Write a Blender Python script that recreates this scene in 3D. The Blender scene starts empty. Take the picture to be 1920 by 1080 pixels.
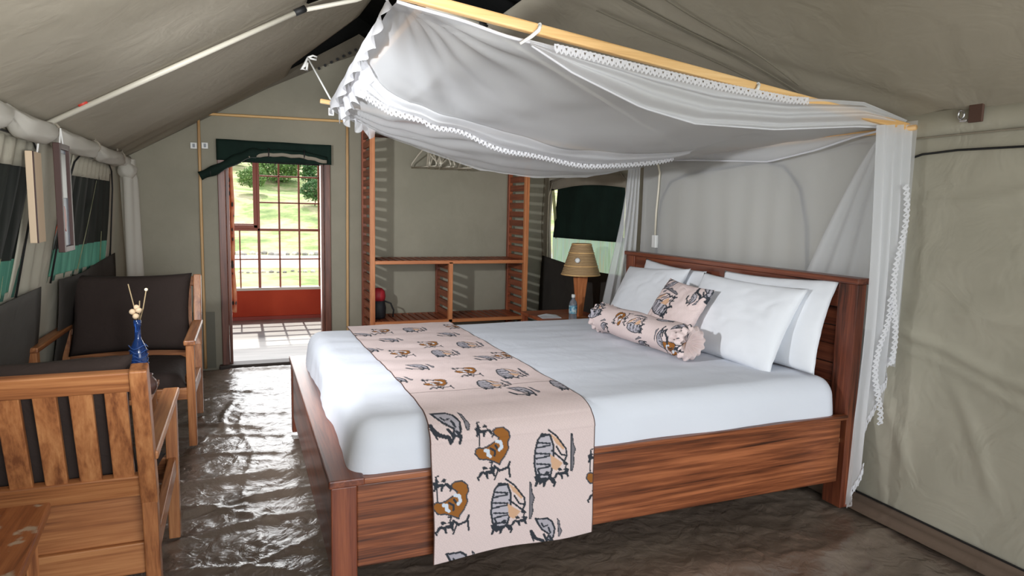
import bpy, bmesh, math, random
import numpy as np
from mathutils import Vector, Matrix, noise
random.seed(7)
PI = math.pi
SC = bpy.context.scene
COL = SC.collection

# ------------------------------------------------------------ camera
F, CH = 1234.8, 1.35
def cam_rows(yaw, p, r):
    f = np.array([math.sin(yaw)*math.cos(p), math.cos(yaw)*math.cos(p), -math.sin(p)])
    ri = np.array([math.cos(yaw), -math.sin(yaw), 0.]); d = np.cross(f, ri)
    return np.array([ri*math.cos(r)+d*math.sin(r), -ri*math.sin(r)+d*math.cos(r), f])
CM = cam_rows(math.radians(22.316), math.radians(6.691), math.radians(-1.312))
cd = bpy.data.cameras.new('camera'); cam = bpy.data.objects.new('camera', cd); COL.objects.link(cam)
cam.matrix_world = Matrix(((CM[0][0], -CM[1][0], -CM[2][0], 0), (CM[0][1], -CM[1][1], -CM[2][1], 0),
                           (CM[0][2], -CM[1][2], -CM[2][2], CH), (0, 0, 0, 1)))
cd.sensor_width = 36; cd.lens = 36*F/1920; cd.clip_start = .05; cd.clip_end = 300
SC.camera = cam
# ------------------------------------------------------------ light and exposure
SC.view_settings.view_transform = 'Standard'; SC.view_settings.look = 'None'
SC.view_settings.exposure = 0.0; SC.view_settings.gamma = 1; SC.view_settings.use_curve_mapping = False
w = bpy.data.worlds.new('sky'); SC.world = w; w.use_nodes = True
nt = w.node_tree; bg = nt.nodes['Background']
bg.inputs['Color'].default_value = (.86, .93, 1.0, 1); bg.inputs['Strength'].default_value = 2.0
def light(name, kind, loc, energy, color=(1, 1, 1), to=None, **kw):
    l = bpy.data.lights.new(name, kind); l.energy = energy; l.color = color
    for k, v in kw.items(): setattr(l, k, v)
    o = bpy.data.objects.new(name, l); COL.objects.link(o); o.location = loc
    if to is not None: o.rotation_euler = (Vector(to)-Vector(loc)).to_track_quat('-Z', 'Y').to_euler()
    return o
# sun comes from beyond the verandah, high
light('sun', 'SUN', (0, 20, 20), 5.4, (1, .95, .86), to=(0, 3.2, 0), angle=.01)
# daylight through an assumed, unseen open tent front behind the camera
light('assumed_front_daylight', 'AREA', (1.2, -1.15, 1.15), 70, (.92, .96, 1), to=(1.2, 3.5, 1.0), shape='RECTANGLE', size=3.0, size_y=1.7)
# added spot for an assumed unseen lamp near left eave, lights wardrobe and bed
light('assumed_lamp_spot', 'SPOT', (-.66, 2.38, 1.58), 185, (.94, .97, 1), to=(2.0, 4.5, .80), spot_size=math.radians(106), spot_blend=.75, shadow_soft_size=.06)
# added fill spot aimed at the roof, brightens ceiling and bed
light('roof_fill', 'SPOT', (.15, .5, 1.3), 200, (.97, .98, 1), to=(-.15, 2.5, 2.1), spot_size=math.radians(95), spot_blend=1.0, shadow_soft_size=.12)
# daylight through the verandah door
light('door_daylight', 'AREA', (.27, 7.0, 1.15), 42, (1, 1, 1), to=(.27, 3.0, .5), shape='RECTANGLE', size=1.6, size_y=1.8)

# ------------------------------------------------------------ helpers
def W(px, py, ax, val):
    d = CM.T @ np.array([(px-960)/F, (py-540)/F, 1.]); c = np.array([0, 0, CH])
    return Vector(c + d*((val-c[ax])/d[ax]))
class MB:
    def __init__(s): s.v = []; s.f = []
    def box(s, x0, x1, y0, y1, z0, z1, M=None):
        b = len(s.v)
        for x, y, z in ((x0,y0,z0),(x1,y0,z0),(x1,y1,z0),(x0,y1,z0),(x0,y0,z1),(x1,y0,z1),(x1,y1,z1),(x0,y1,z1)):
            p = Vector((x, y, z)); s.v.append(M @ p if M else p)
        s.f += [tuple(b+i for i in q) for q in ((3,2,1,0),(4,5,6,7),(0,1,5,4),(1,2,6,5),(2,3,7,6),(3,0,4,7))]
        return s
    def beam(s, a, b, wx, wy, up=(0, 0, 1)):
        a, b = Vector(a), Vector(b); d = (b-a); L = d.length; z = d.normalized()
        u = Vector(up)
        if abs(z.dot(u)) > .98: u = Vector((0, 1, 0))
        x = u.cross(z).normalized(); y = z.cross(x)
        M = Matrix(((x.x,y.x,z.x,a.x),(x.y,y.y,z.y,a.y),(x.z,y.z,z.z,a.z),(0,0,0,1)))
        return s.box(-wx/2, wx/2, -wy/2, wy/2, 0, L, M)
    def tube(s, pts, r, n=8, cap=True, closed=False):
        pts = [Vector(p) for p in pts]; m = len(pts); rr = r if isinstance(r, (list, tuple)) else [r]*m
        b = len(s.v); px = None
        for i, p in enumerate(pts):
            if closed: t = pts[(i+1) % m]-pts[i-1]
            else: t = pts[min(i+1, m-1)]-pts[max(i-1, 0)]
            t.normalize()
            if px is None:
                u = Vector((0, 0, 1)) if abs(t.z) < .9 else Vector((1, 0, 0))
                px = (u-t*u.dot(t)).normalized()
            else: px = (px-t*px.dot(t)).normalized()
            py = t.cross(px)
            for k in range(n):
                a = 2*PI*k/n; s.v.append(p+(px*math.cos(a)+py*math.sin(a))*rr[i])
        for i in range(m if closed else m-1):
            j = (i+1) % m
            for k in range(n):
                k2 = (k+1) % n; s.f.append((b+i*n+k, b+i*n+k2, b+j*n+k2, b+j*n+k))
        if cap and not closed:
            s.f.append(tuple(b+k for k in reversed(range(n)))); s.f.append(tuple(b+(m-1)*n+k for k in range(n)))
        return s
    def lathe(s, prof, c=(0, 0, 0), n=24, cap=True):
        b = len(s.v)
        for r, z in prof:
            for k in range(n):
                a = 2*PI*k/n; s.v.append(Vector((c[0]+r*math.cos(a), c[1]+r*math.sin(a), c[2]+z)))
        for i in range(len(prof)-1):
            for k in range(n):
                k2 = (k+1) % n; s.f.append((b+i*n+k, b+i*n+k2, b+(i+1)*n+k2, b+(i+1)*n+k))
        if cap:
            s.f.append(tuple(b+k for k in reversed(range(n)))); s.f.append(tuple(b+(len(prof)-1)*n+k for k in range(n)))
        return s
    def prism(s, poly, d):   # poly: list of 3D points, d: extrusion vector
        b = len(s.v); n = len(poly); d = Vector(d)
        s.v += [Vector(p) for p in poly] + [Vector(p)+d for p in poly]
        s.f += [tuple(b+i for i in reversed(range(n))), tuple(b+n+i for i in range(n))]
        s.f += [(b+i, b+(i+1) % n, b+n+(i+1) % n, b+n+i) for i in range(n)]
        return s
    def grid(s, P, nu, nv, wrap=False):
        b = len(s.v)
        for j in range(nv+1):
            for i in range(nu+1): s.v.append(Vector(P(i/nu, j/nv)))
        for j in range(nv):
            for i in range(nu):
                a = b+j*(nu+1)+i; s.f.append((a, a+1, a+nu+2, a+nu+1))
        return s
    def mesh(s, name):
        me = bpy.data.meshes.new(name); me.from_pydata([tuple(v) for v in s.v], [], s.f); me.update()
        bm = bmesh.new(); bm.from_mesh(me); bmesh.ops.recalc_face_normals(bm, faces=bm.faces); bm.to_mesh(me); bm.free()
        return me
    def build(s, name, mat, parent=None, bevel=0, smooth=False, loc=None, solid=0):
        return link(name, s.mesh(name), mat, parent, bevel, smooth, loc, solid)
def link(name, me, mat, parent=None, bevel=0, smooth=False, loc=None, solid=0):
    o = bpy.data.objects.new(name, me); COL.objects.link(o)
    if mat and not me.materials: me.materials.append(mat)
    if smooth:
        me.polygons.foreach_set('use_smooth', [True]*len(me.polygons))
    if parent: o.parent = parent
    if loc is not None: o.location = loc
    if solid:
        m = o.modifiers.new('thick', 'SOLIDIFY'); m.thickness = solid; m.offset = 0
    if bevel:
        m = o.modifiers.new('bevel', 'BEVEL'); m.width = bevel; m.segments = 2; m.limit_method = 'ANGLE'
    return o
def tag(o, label, cat, group=None):
    o['label'] = label; o['category'] = cat
    if group: o['group'] = group
    return o
def thing(name, label, cat, loc=(0, 0, 0), rz=0, group=None):
    o = bpy.data.objects.new(name, None); COL.objects.link(o); o.location = loc; o.rotation_euler = (0, 0, rz)
    o.empty_display_size = .1
    return tag(o, label, cat, group)
def struct(o): o['kind'] = 'structure'; return o
def smooth01(t): t = max(0., min(1., t)); return t*t*(3-2*t)
def lerp(a, b, t): return a+(b-a)*t
def interp(pts, x):
    for (a, b), (c, d) in zip(pts, pts[1:]):
        if x <= c: return lerp(b, d, smooth_l((x-a)/(c-a)))
    return pts[-1][1]
def smooth_l(t): return max(0., min(1., t))
def nz(x, y, z=0): return noise.noise(Vector((x, y, z)))

# ------------------------------------------------------------ materials
def mat(name, col=(.5, .5, .5), rough=.6, metal=0, spec=.5):
    m = bpy.data.materials.new(name); m.use_nodes = True
    b = m.node_tree.nodes['Principled BSDF']
    b.inputs['Base Color'].default_value = (*col, 1); b.inputs['Roughness'].default_value = rough
    b.inputs['Metallic'].default_value = metal; b.inputs['Specular IOR Level'].default_value = spec
    return m
def N(m, t, **kw):
    n = m.node_tree.nodes.new(t)
    for k, v in kw.items():
        if k in n.inputs: n.inputs[k].default_value = v
        else: setattr(n, k, v)
    return n
def L(m, a, b): m.node_tree.links.new(a, b)
def BS(m): return m.node_tree.nodes['Principled BSDF']
def coords(m, scale=(1, 1, 1), rnd=True, kind='Object'):
    tc = N(m, 'ShaderNodeTexCoord'); mp = N(m, 'ShaderNodeMapping'); mp.inputs['Scale'].default_value = scale
    if rnd:
        oi = N(m, 'ShaderNodeObjectInfo'); va = N(m, 'ShaderNodeVectorMath', operation='MULTIPLY_ADD')
        cb = N(m, 'ShaderNodeCombineXYZ')
        for i in range(3): L(m, oi.outputs['Random'], cb.inputs[i])
        va.inputs[1].default_value = (17, 31, 23); L(m, cb.outputs[0], va.inputs[0]); L(m, tc.outputs[kind], va.inputs[2])
        L(m, va.outputs[0], mp.inputs['Vector'])
    else: L(m, tc.outputs[kind], mp.inputs['Vector'])
    return mp.outputs[0]
def ramp(m, fac, stops):
    r = N(m, 'ShaderNodeValToRGB'); e = r.color_ramp.elements
    while len(e) < len(stops): e.new(.5)
    for el, (p, c) in zip(e, stops): el.position = p; el.color = (*c, 1)
    L(m, fac, r.inputs[0]); return r.outputs[0]
def bump(m, h, strength=.3, dist=.01):
    b = N(m, 'ShaderNodeBump', Strength=strength, Distance=dist); L(m, h, b.inputs['Height'])
    L(m, b.outputs[0], BS(m).inputs['Normal']); return b
def wood(name, dark, mid, light_, axis='x', rough=.35, grain=1.0, band=.5):
    m = mat(name, mid, rough)
    st = {'x': (.5, 12, 15), 'y': (12, .5, 15), 'z': (13, 13, .6)}[axis]
    v = coords(m, tuple(q*grain for q in st))
    n1 = N(m, 'ShaderNodeTexNoise', Scale=1.6, Detail=5.0, Roughness=.6, Distortion=.9); L(m, v, n1.inputs['Vector'])
    wv = N(m, 'ShaderNodeTexNoise', Scale=9.0, Detail=3.0, Roughness=.6); L(m, v, wv.inputs['Vector'])
    ad = N(m, 'ShaderNodeMix', data_type='FLOAT'); ad.inputs[0].default_value = .3
    L(m, n1.outputs[0], ad.inputs[2]); L(m, wv.outputs[0], ad.inputs[3])
    c = ramp(m, ad.outputs[0], [(.36, dark), (band, mid), (.64, light_)])
    L(m, c, BS(m).inputs['Base Color']); bump(m, ad.outputs[0], .12, .002)
    return m
bed_x = wood('bed_wood_lengthwise', (.035, .010, .005), (.20, .058, .022), (.42, .14, .055), 'x', .33, 1.0)
bed_y = wood('bed_wood_crosswise', (.035, .010, .006), (.15, .040, .020), (.25, .075, .035), 'y', .33)
bed_z = wood('bed_wood_upright', (.04, .012, .006), (.19, .05, .024), (.30, .09, .04), 'z', .35)
teak = {a: wood('teak_'+a, (.17, .055, .020), (.36, .135, .048), (.50, .22, .085), a, .4, 1.1) for a in 'xyz'}
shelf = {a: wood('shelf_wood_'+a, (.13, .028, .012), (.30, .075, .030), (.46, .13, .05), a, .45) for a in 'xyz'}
edgew = {a: wood('shelf_edge_lit_'+a, (.42, .12, .04), (.62, .22, .08), (.75, .30, .12), a, .45) for a in 'xyz'}  # lighter shelf wood, light on front edges put into the colour; lamp base too
pine_x = wood('pine', (.50, .27, .10), (.74, .45, .18), (.85, .57, .27), 'x', .45, .8)
pine_y = wood('pine_y', (.50, .27, .12), (.74, .45, .2), (.85, .57, .27), 'y', .45, .8)
pine_z = wood('cane', (.40, .22, .09), (.62, .38, .17), (.74, .50, .26), 'z', .5, .8)
doorw = wood('door_wood', (.07, .02, .01), (.17, .055, .03), (.27, .10, .06), 'z', .4)
def canvas(name, col, col2=None, transl=.0, rough=.85, sc=3.0, bumps=.25):
    m = mat(name, col, rough, spec=.2); b = BS(m)
    v = coords(m, (1, 1, 1), False)
    n = N(m, 'ShaderNodeTexNoise', Scale=sc, Detail=4.0, Roughness=.55); L(m, v, n.inputs['Vector'])
    c2 = col2 or tuple(q*.82 for q in col)
    c = ramp(m, n.outputs[0], [(.35, c2), (.65, col)]); L(m, c, b.inputs['Base Color'])
    n2 = N(m, 'ShaderNodeTexNoise', Scale=5.0, Detail=3.0, Distortion=1.2); L(m, v, n2.inputs['Vector'])
    bump(m, n2.outputs[0], bumps, .03)
    if transl:
        t = N(m, 'ShaderNodeBsdfTranslucent'); L(m, c, t.inputs['Color'])
        mx = N(m, 'ShaderNodeMixShader'); mx.inputs[0].default_value = transl
        out = m.node_tree.nodes['Material Output']
        L(m, b.outputs[0], mx.inputs[1]); L(m, t.outputs[0], mx.inputs[2]); L(m, mx.outputs[0], out.inputs[0])
    return m
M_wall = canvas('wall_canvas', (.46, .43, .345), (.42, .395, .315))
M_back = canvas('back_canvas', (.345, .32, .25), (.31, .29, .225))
M_roof = canvas('roof_canvas', (.44, .395, .315), (.38, .34, .265), .12, sc=1.6)
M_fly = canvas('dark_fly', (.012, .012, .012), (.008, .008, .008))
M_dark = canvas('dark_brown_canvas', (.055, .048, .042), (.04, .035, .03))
M_skirt = canvas('mud_skirt', (.19, .185, .15), (.17, .165, .13))
M_green = canvas('dark_green_canvas', (.010, .026, .019), (.006, .015, .011))
M_taupe = canvas('taupe_trim', (.33, .29, .23), (.28, .245, .19))
M_black = mat('black_cord', (.012, .012, .012), .6)
M_white = mat('white_plastic', (.78, .78, .76), .35)
M_cream = mat('cream_plastic', (.72, .66, .54), .35)
M_chrome = mat('chrome_tube', (.62, .62, .64), .22, 1)
M_polew = mat('white_painted_pole', (.66, .62, .52), .4)
M_red = mat('red_tape', (.55, .05, .03), .5)
def cloth(name, col, rough=.85, sc=14, st=.12):
    m = mat(name, col, rough, spec=.2); v = coords(m)
    n = N(m, 'ShaderNodeTexNoise', Scale=float(sc), Detail=4.0, Distortion=1.0); L(m, v, n.inputs['Vector'])
    bump(m, n.outputs[0], st, .02); return m
M_sheet = cloth('white_sheet', (.72, .75, .82), .8, 5, .22)
M_pillow = cloth('pillow_cotton', (.80, .82, .86), .8, 4, .15)
M_cush = cloth('brown_cushion_fabric', (.040, .028, .024), .9, 30, .2)
M_rope = mat('white_cord', (.8, .79, .76), .8)
def net(name, op, col=(.86, .87, .89), tr=.45):
    m = mat(name, col); nt = m.node_tree; out = nt.nodes['Material Output']
    d = N(m, 'ShaderNodeBsdfDiffuse', Color=(*col, 1)); t = N(m, 'ShaderNodeBsdfTranslucent', Color=(*col, 1))
    tp = N(m, 'ShaderNodeBsdfTransparent')
    a = N(m, 'ShaderNodeMixShader'); a.inputs[0].default_value = tr; L(m, d.outputs[0], a.inputs[1]); L(m, t.outputs[0], a.inputs[2])
    b = N(m, 'ShaderNodeMixShader'); b.inputs[0].default_value = op; L(m, tp.outputs[0], b.inputs[1]); L(m, a.outputs[0], b.inputs[2])
    L(m, b.outputs[0], out.inputs[0]); return m
M_net = net('net_canopy', .74); M_net2 = net('net_doubled', .74); M_veil = net('net_single', .62); M_curt = net('net_gathered', .72)
M_lace = net('lace', .93, (.84, .84, .87), .3)
M_roll = net('rolled_net', .97, (.66, .63, .56), .25)

# floor: crumpled coated ground sheet
M_floor = mat('ground_sheet', (.12, .09, .07), .30, spec=1.0)
v = coords(M_floor, (1, 1, 1), False)
n1 = N(M_floor, 'ShaderNodeTexNoise', Scale=2.2, Detail=5.0); L(M_floor, v, n1.inputs['Vector'])
L(M_floor, ramp(M_floor, n1.outputs[0], [(.35, (.135, .10, .078)), (.65, (.21, .16, .125))]), BS(M_floor).inputs['Base Color'])
mr = N(M_floor, 'ShaderNodeMapRange'); mr.inputs[3].default_value = .20; mr.inputs[4].default_value = .36; L(M_floor, n1.outputs[0], mr.inputs[0]); L(M_floor, mr.outputs[0], BS(M_floor).inputs['Roughness'])
n2 = N(M_floor, 'ShaderNodeTexNoise', Scale=9.0, Detail=3.0, Distortion=2.0); L(M_floor, v, n2.inputs['Vector'])
n3 = N(M_floor, 'ShaderNodeTexNoise', Scale=26.0, Detail=3.0, Distortion=1.0); L(M_floor, v, n3.inputs['Vector'])
mx = N(M_floor, 'ShaderNodeMix', data_type='FLOAT'); mx.inputs[0].default_value = .25; L(M_floor, n2.outputs[0], mx.inputs[2]); L(M_floor, n3.outputs[0], mx.inputs[3])
bump(M_floor, mx.outputs[0], .34, .025)

# ------------------------------------------------------------ tent shell
XR, YB, XL, YF = 2.73, 5.89, -.84, -1.2
RX, RZ = .95, 2.78       # ridge
def WLx(y, z): return XL - .2*(1.69-z)*max(0, min(1, (5.9-y)/1.5))
def roofz(x): return (1.70+.603*(x+.83)) if x < RX else (RZ-(x-RX)*(RZ-1.80)/(2.72-RX))
FOLDS = [((-.02, 4.6), (.02, 2.6), .005, .012), ((-.4, 3.25), (.2, 2.85), .010, .018), ((-.35, 2.95), (.0, 3.1), .009, .014), ((-.3, 4.15), (.24, 4.05), .010, .02), ((-.4, 4.9), (.2, 5.15), .008, .015), ((.0, 2.75), (.24, 2.62), .009, .014), ((-.3, 2.3), (.2, 2.7), .009, .012), ((-.9,3.55),(.26,3.42),.020,.05), ((-.9,3.05),(.25,3.2),.016,.035), ((-.5,2.78),(.25,2.95),.014,.03),
         ((-.5,4.5),(.1,4.2),.014,.03), ((-.4,4.55),(.25,4.5),.010,.025), ((-.45,2.5),(.0,2.1),.012,.02),
         ((-.5,5.75),(.5,5.78),.022,.05), ((.3,1.95),(2.6,1.9),.012,.09), ((1.2,1.4),(2.6,2.0),.010,.05),
         ((.7,1.5),(2.3,1.62),.009,.06), ((1.7,1.2),(2.5,1.7),.010,.04), ((.3,1.2),(1.5,1.35),.009,.05),
         ((-.35,2.62),(.2,2.45),.010,.02), ((-.4,3.85),(.25,3.72),.010,.025), ((-.3,5.2),(.2,5.0),.008,.02), ((-.1,4.9),(-.12,4.2),.008,.015)]
def floor_h(x, y):
    h = .006*nz(x*2, y*2) + .004*abs(nz(x*5+3, y*7))
    for (a, b), (c, d), am, wd in FOLDS:
        ux, uy = c-a, d-b; l = math.hypot(ux, uy); ux /= l; uy /= l
        t = (x-a)*ux+(y-b)*uy
        if -.1 < t < l+.1:
            q = -(x-a)*uy+(y-b)*ux + .03*math.sin(t*6+a*9)
            e = smooth01((t+.1)/.2)*smooth01((l+.1-t)/.2)
            h += am*e*math.exp(-(q/wd)**2)
    cx = .5+.5*nz(x*1.1, y*1.1, 5)
    r = abs(nz(x*4.5, y*10, 1)); h += .006*max(0, .22-r)/.22*cx
    r = abs(nz(x*9+7, y*6, 2)); h += .0040*max(0, .10-r)/.10
    r = abs(nz(x*6-3, y*15, 9)); h -= .005*max(0, .07-r)/.07*(.4+.6*abs(nz(x*1.7, y*1.7, 4)))
    return h-.02
mb = MB(); mb.grid(lambda u, v: (lerp(-1.25, XR+.02, u), lerp(YF, YB+.05, v), floor_h(lerp(-1.25, XR+.02, u), lerp(YF, YB+.05, v))), 260, 460)
struct(mb.build('floor', M_floor, smooth=True))
# right wall (long, faint wrinkles) with window 3 opening at y 4.38-5.69, z .62-1.6
W3 = (4.38, 5.69, .62, 1.60)
def crease(y, z):
    h = 0
    for (a, b), (c, d), am, wd in (((2.1, .86), (1.2, .68), .016, .018), ((2.0, .78), (1.5, .66), .010, .012), ((2.3, 1.38), (1.0, 1.52), .012, .02), ((2.2, 1.18), (1.1, 1.26), .008, .03),
                                   ((2.1, .55), (1.95, .25), .008, .02), ((1.9, .95), (1.1, .99), .010, .025), ((1.75, .62), (1.6, .3), .007, .02)):
        ux, uy = c-a, d-b; l = math.hypot(ux, uy); ux /= l; uy /= l; t = (y-a)*ux+(z-b)*uy; q = -(y-a)*uy+(z-b)*ux+.012*math.sin(t*9)
        if -.15 < t < l+.15: h += am*math.exp(-(q/wd)**2)*smooth01((t+.15)/.2)*smooth01((l+.15-t)/.2)
    return -h
def wrx(y, z): return crease(y, z) + XR + .022*nz(y*1.5, z*1.9) + .008*nz(y*4+z, z*1.2, 7) + .014*max(0, .12-abs((z-.95)+.22*(y-1.8)+.04*nz(y*3, 0)))/.12*-1*(1 if y < 2.6 else 0) + .006*math.sin(z*7-y*3)*(1 if y < 3 else .3)
def wall_panels(P, uu, vv, holes):
    mb = MB(); idx = {}
    def vid(i, j):
        if (i, j) not in idx: idx[i, j] = len(mb.v); mb.v.append(Vector(P(uu[i], vv[j])))
        return idx[i, j]
    for j in range(len(vv)-1):
        for i in range(len(uu)-1):
            cu, cv = (uu[i]+uu[i+1])/2, (vv[j]+vv[j+1])/2
            if any(a < cu < b and c < cv < d for a, b, c, d in holes): continue
            mb.f.append((vid(i, j), vid(i+1, j), vid(i+1, j+1), vid(i, j+1)))
    return mb
def div(a, b, step, extra=()):
    n = max(1, int((b-a)/step)); s = sorted(set([round(a+(b-a)*i/n, 4) for i in range(n+1)]+list(extra))); return s
mb = wall_panels(lambda y, z: (wrx(y, z), y, z), div(YF, YB, .025, W3[:2]), div(-.03, 1.80, .02, W3[2:]), [W3])
struct(mb.build('wall_right', M_wall, smooth=True, solid=.006))
# eave valance with seam on right wall, brown ground strip
mb = MB(); mb.grid(lambda u, v: (XR-.012-.004*math.sin(u*30), lerp(YF, YB, u), lerp(1.70, 1.805, v)), 60, 2)
struct(mb.build('trim_2', M_wall, smooth=True, solid=.004))
mb = MB(); mb.tube([(XR-.018, YF, 1.70), (XR-.018, YB, 1.70)], .0035, 6); struct(mb.build('trim_3', M_taupe))
mb = MB(); mb.grid(lambda u, v: (lerp(XR-.13, XR-.01, v), lerp(YF, YB, u), .006+.03*v*v+.012*math.exp(-((v-.45)/.2)**2)+.004*nz(u*20, v*3)), 120, 8)
struct(mb.build('baseboard_right', canvas('brown_ground_strip', (.17, .12, .09), (.14, .10, .075)), smooth=True))
mb = MB(); mb.tube([(XR-.012, lerp(YF, YB, i/30), .04+.003*math.sin(i)) for i in range(31)], .005, 6); struct(mb.build('trim_4', M_black))
# left wall: vertical pleats on the column between windows
W1 = (2.25, 3.62, .93, 1.52); W2 = (4.28, 5.34, .93, 1.50)
def wlx(y, z):
    c = math.exp(-((y-3.93)/.25)**4)
    return WLx(y, z)+.012*c*math.sin(y*34+z*2)+.01*nz(y*2, z*2)
mb = wall_panels(lambda y, z: (wlx(y, z), y, z), div(YF, YB, .03, W1[:2]+W2[:2]), div(-.03, 1.72, .08, W1[2:]+W2[2:]), [W1, W2])
struct(mb.build('wall_left', M_wall, smooth=True, solid=.006))
# back wall gable with door opening
DX0, DX1, DZ = -.165, .70, 1.80
mb = MB()
def zt(x): return roofz(x)+.03
xs = div(-.90, XR+.05, .12, (DX0, DX1, RX)); 
def gable(x, t):
    z = lerp(-.03, zt(x), t) if not (DX0+1e-4 < x < DX1-1e-4) else lerp(DZ, zt(x), t)
    return (x, YB+.008*nz(x*1.5, z*1.5), z)
for a, b in zip(xs, xs[1:]):
    inside = DX0-1e-4 <= a and b <= DX1+1e-4
    lo = DZ if inside else -.03
    n = 8 if inside else 22
    for k in range(n):
        q = []
        for x, kk in ((a, k), (b, k), (b, k+1), (a, k+1)):
            z = lerp(lo, zt(x), kk/n); q.append(Vector((x, YB+.008*nz(x*1.5, z*1.5), z)))
        i0 = len(mb.v); mb.v += q; mb.f.append((i0, i0+1, i0+2, i0+3))
bm_ = mb.mesh('wall_back'); b2 = bmesh.new(); b2.from_mesh(bm_); bmesh.ops.remove_doubles(b2, verts=b2.verts, dist=.0005); bmesh.ops.recalc_face_normals(b2, faces=b2.faces); b2.to_mesh(bm_); b2.free()
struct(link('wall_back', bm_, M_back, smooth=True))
for nm, a, b in (('baseboard_back_left', -.86, -.30), ):
    mb = MB(); mb.grid(lambda u, v: (lerp(a, DX0-.06, u), YB-.02, lerp(0, .47, v)), 10, 4); struct(mb.build('baseboard_back', M_skirt, solid=.004))
# gable top band: brown canvas below the ridge, with eyelets
mb = MB()
band = [(-.80, 1.70), (-.27, 2.01), (.21, 2.29), (.62, 2.50), (.95, 2.64), (1.28, 2.50), (1.75, 2.27), (2.3, 1.98), (2.72, 1.76)]
top = [(x, roofz(x)+.02) for x, z in band]
for (a, b), (c, d), (e, f), (g, h) in zip(band, band[1:], top, top[1:]):
    i0 = len(mb.v); mb.v += [Vector((a, YB-.02, b)), Vector((c, YB-.02, d)), Vector((g, YB-.05, h)), Vector((e, YB-.05, f))]; mb.f.append((i0, i0+1, i0+2, i0+3))
gb = struct(mb.build('trim_1', canvas('gable_band', (.15, .13, .10)), solid=.004))
mb = MB()
for i in range(7): mb.lathe([(.012, 0), (.012, .004)], (0, 0, 0), 10)
for i in range(7):
    x = .62+i*.05
    for k in range(20): mb.v[i*20+k] = Vector((x+mb.v[i*20+k].x, YB-.06+mb.v[i*20+k].z, roofz(x)-.09+mb.v[i*20+k].y))
mb.build('eyelet', M_black, gb)
# roof panels, open strip at the ridge
def roof_sag(x, y, s):
    return -.020*math.sin(smooth_l((x-XL)/1.8 if s < 0 else (XR-x)/1.8)*PI) + .007*nz(x*1.2, y*1.8, 3) + .010*math.sin(PI*((y-3.6)/1.9))**2*-1
def edge_l(y):
    return interp([(-2, .33), (3.72, .33), (3.86, .60), (4.3, .80), (4.75, .77), (5.2, .50), (5.42, .38), (6, .36)], y)
def edge_r(y):
    return interp([(-2, 1.47), (3.9, 1.44), (4.1, 1.42), (4.5, 1.25), (4.75, 1.05), (6, 1.0)], y)
mb = MB(); mb.grid(lambda u, v: (lambda x, y: (x, y, roofz(x)+roof_sag(x, y, -1)+.006*math.sin(y*22+x*8)*smooth_l((y-4.4)/1.)*(1-u)))(lerp(XL-.03, edge_l(lerp(YF, YB+.02, v)), u), lerp(YF, YB+.02, v)), 40, 150)
struct(mb.build('ceiling', M_roof, smooth=True, solid=.004))
mb = MB(); mb.grid(lambda u, v: (lambda x, y: (x, y, roofz(x)+roof_sag(x, y, 1)+.012*math.exp(-((x+y*.9-4.45)/.05)**2)))(lerp(XR+.02, edge_r(lerp(YF, YB+.02, v)), u), lerp(YF, YB+.02, v)), 40, 150)
struct(mb.build('ceiling', M_roof, smooth=True, solid=.004))
def roof_at(px, py):
    d = CM.T @ np.array([(px-960)/F, (py-540)/F, 1.]); br = -(RZ-1.80)/(2.72-RX); ar = RZ-br*RX
    q = (ar-.05-CH)/(d[2]-br*d[0]); return Vector((d[0]*q, d[1]*q, CH+d[2]*q))
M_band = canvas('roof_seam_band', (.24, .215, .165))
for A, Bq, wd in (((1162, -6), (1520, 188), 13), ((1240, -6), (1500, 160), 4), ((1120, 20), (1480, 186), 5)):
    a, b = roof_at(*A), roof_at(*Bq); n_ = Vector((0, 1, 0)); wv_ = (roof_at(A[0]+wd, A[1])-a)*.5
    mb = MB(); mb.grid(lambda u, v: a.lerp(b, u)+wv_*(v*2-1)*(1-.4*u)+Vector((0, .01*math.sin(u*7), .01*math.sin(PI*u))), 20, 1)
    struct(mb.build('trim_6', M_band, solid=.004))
# outer fly, dark from inside
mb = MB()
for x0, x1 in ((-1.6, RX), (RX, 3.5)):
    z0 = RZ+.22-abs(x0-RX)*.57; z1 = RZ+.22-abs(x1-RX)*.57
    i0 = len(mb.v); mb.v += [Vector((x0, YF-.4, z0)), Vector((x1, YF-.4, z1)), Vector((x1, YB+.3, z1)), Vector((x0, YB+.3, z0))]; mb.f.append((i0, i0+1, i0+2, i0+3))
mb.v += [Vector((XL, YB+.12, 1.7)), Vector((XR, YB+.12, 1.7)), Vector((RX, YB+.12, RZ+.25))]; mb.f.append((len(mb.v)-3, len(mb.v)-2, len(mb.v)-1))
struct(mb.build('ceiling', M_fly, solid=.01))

# ------------------------------------------------------------ tent poles
t = thing('tent_rafter', 'white painted rafter pole crossing the left roof slope with a red tape band', 'pole', (XL, 3.6, 1.66))
a, b, c = W(75, 238, 1, 3.6), W(563, 20, 1, 3.6), W(668, 0, 1, 3.6)
o = Vector((XL, 3.6, 1.66))
MB().tube([a-o, b-o], .013, 10).build('pole', M_polew, t, smooth=True)
MB().tube([b-o, c-o, Vector((RX, 3.6, 2.60))-o], .011, 10).build('pole', M_polew, t, smooth=True)
d = (b-a).normalized(); p = W(155, 194, 1, 3.6)
MB().tube([p-o-d*.02, p-o+d*.02], .0145, 10).build('tape_band', M_red, t, smooth=True)
MB().tube([b-o-d*.03, b-o+d*.03], .017, 10).build('pole_joint', M_black, t, smooth=True)
t = thing('tent_rafter', 'cream rafter pole on the right roof slope just above the net canopy', 'pole', (XR, 3.6, 1.75))
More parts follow.
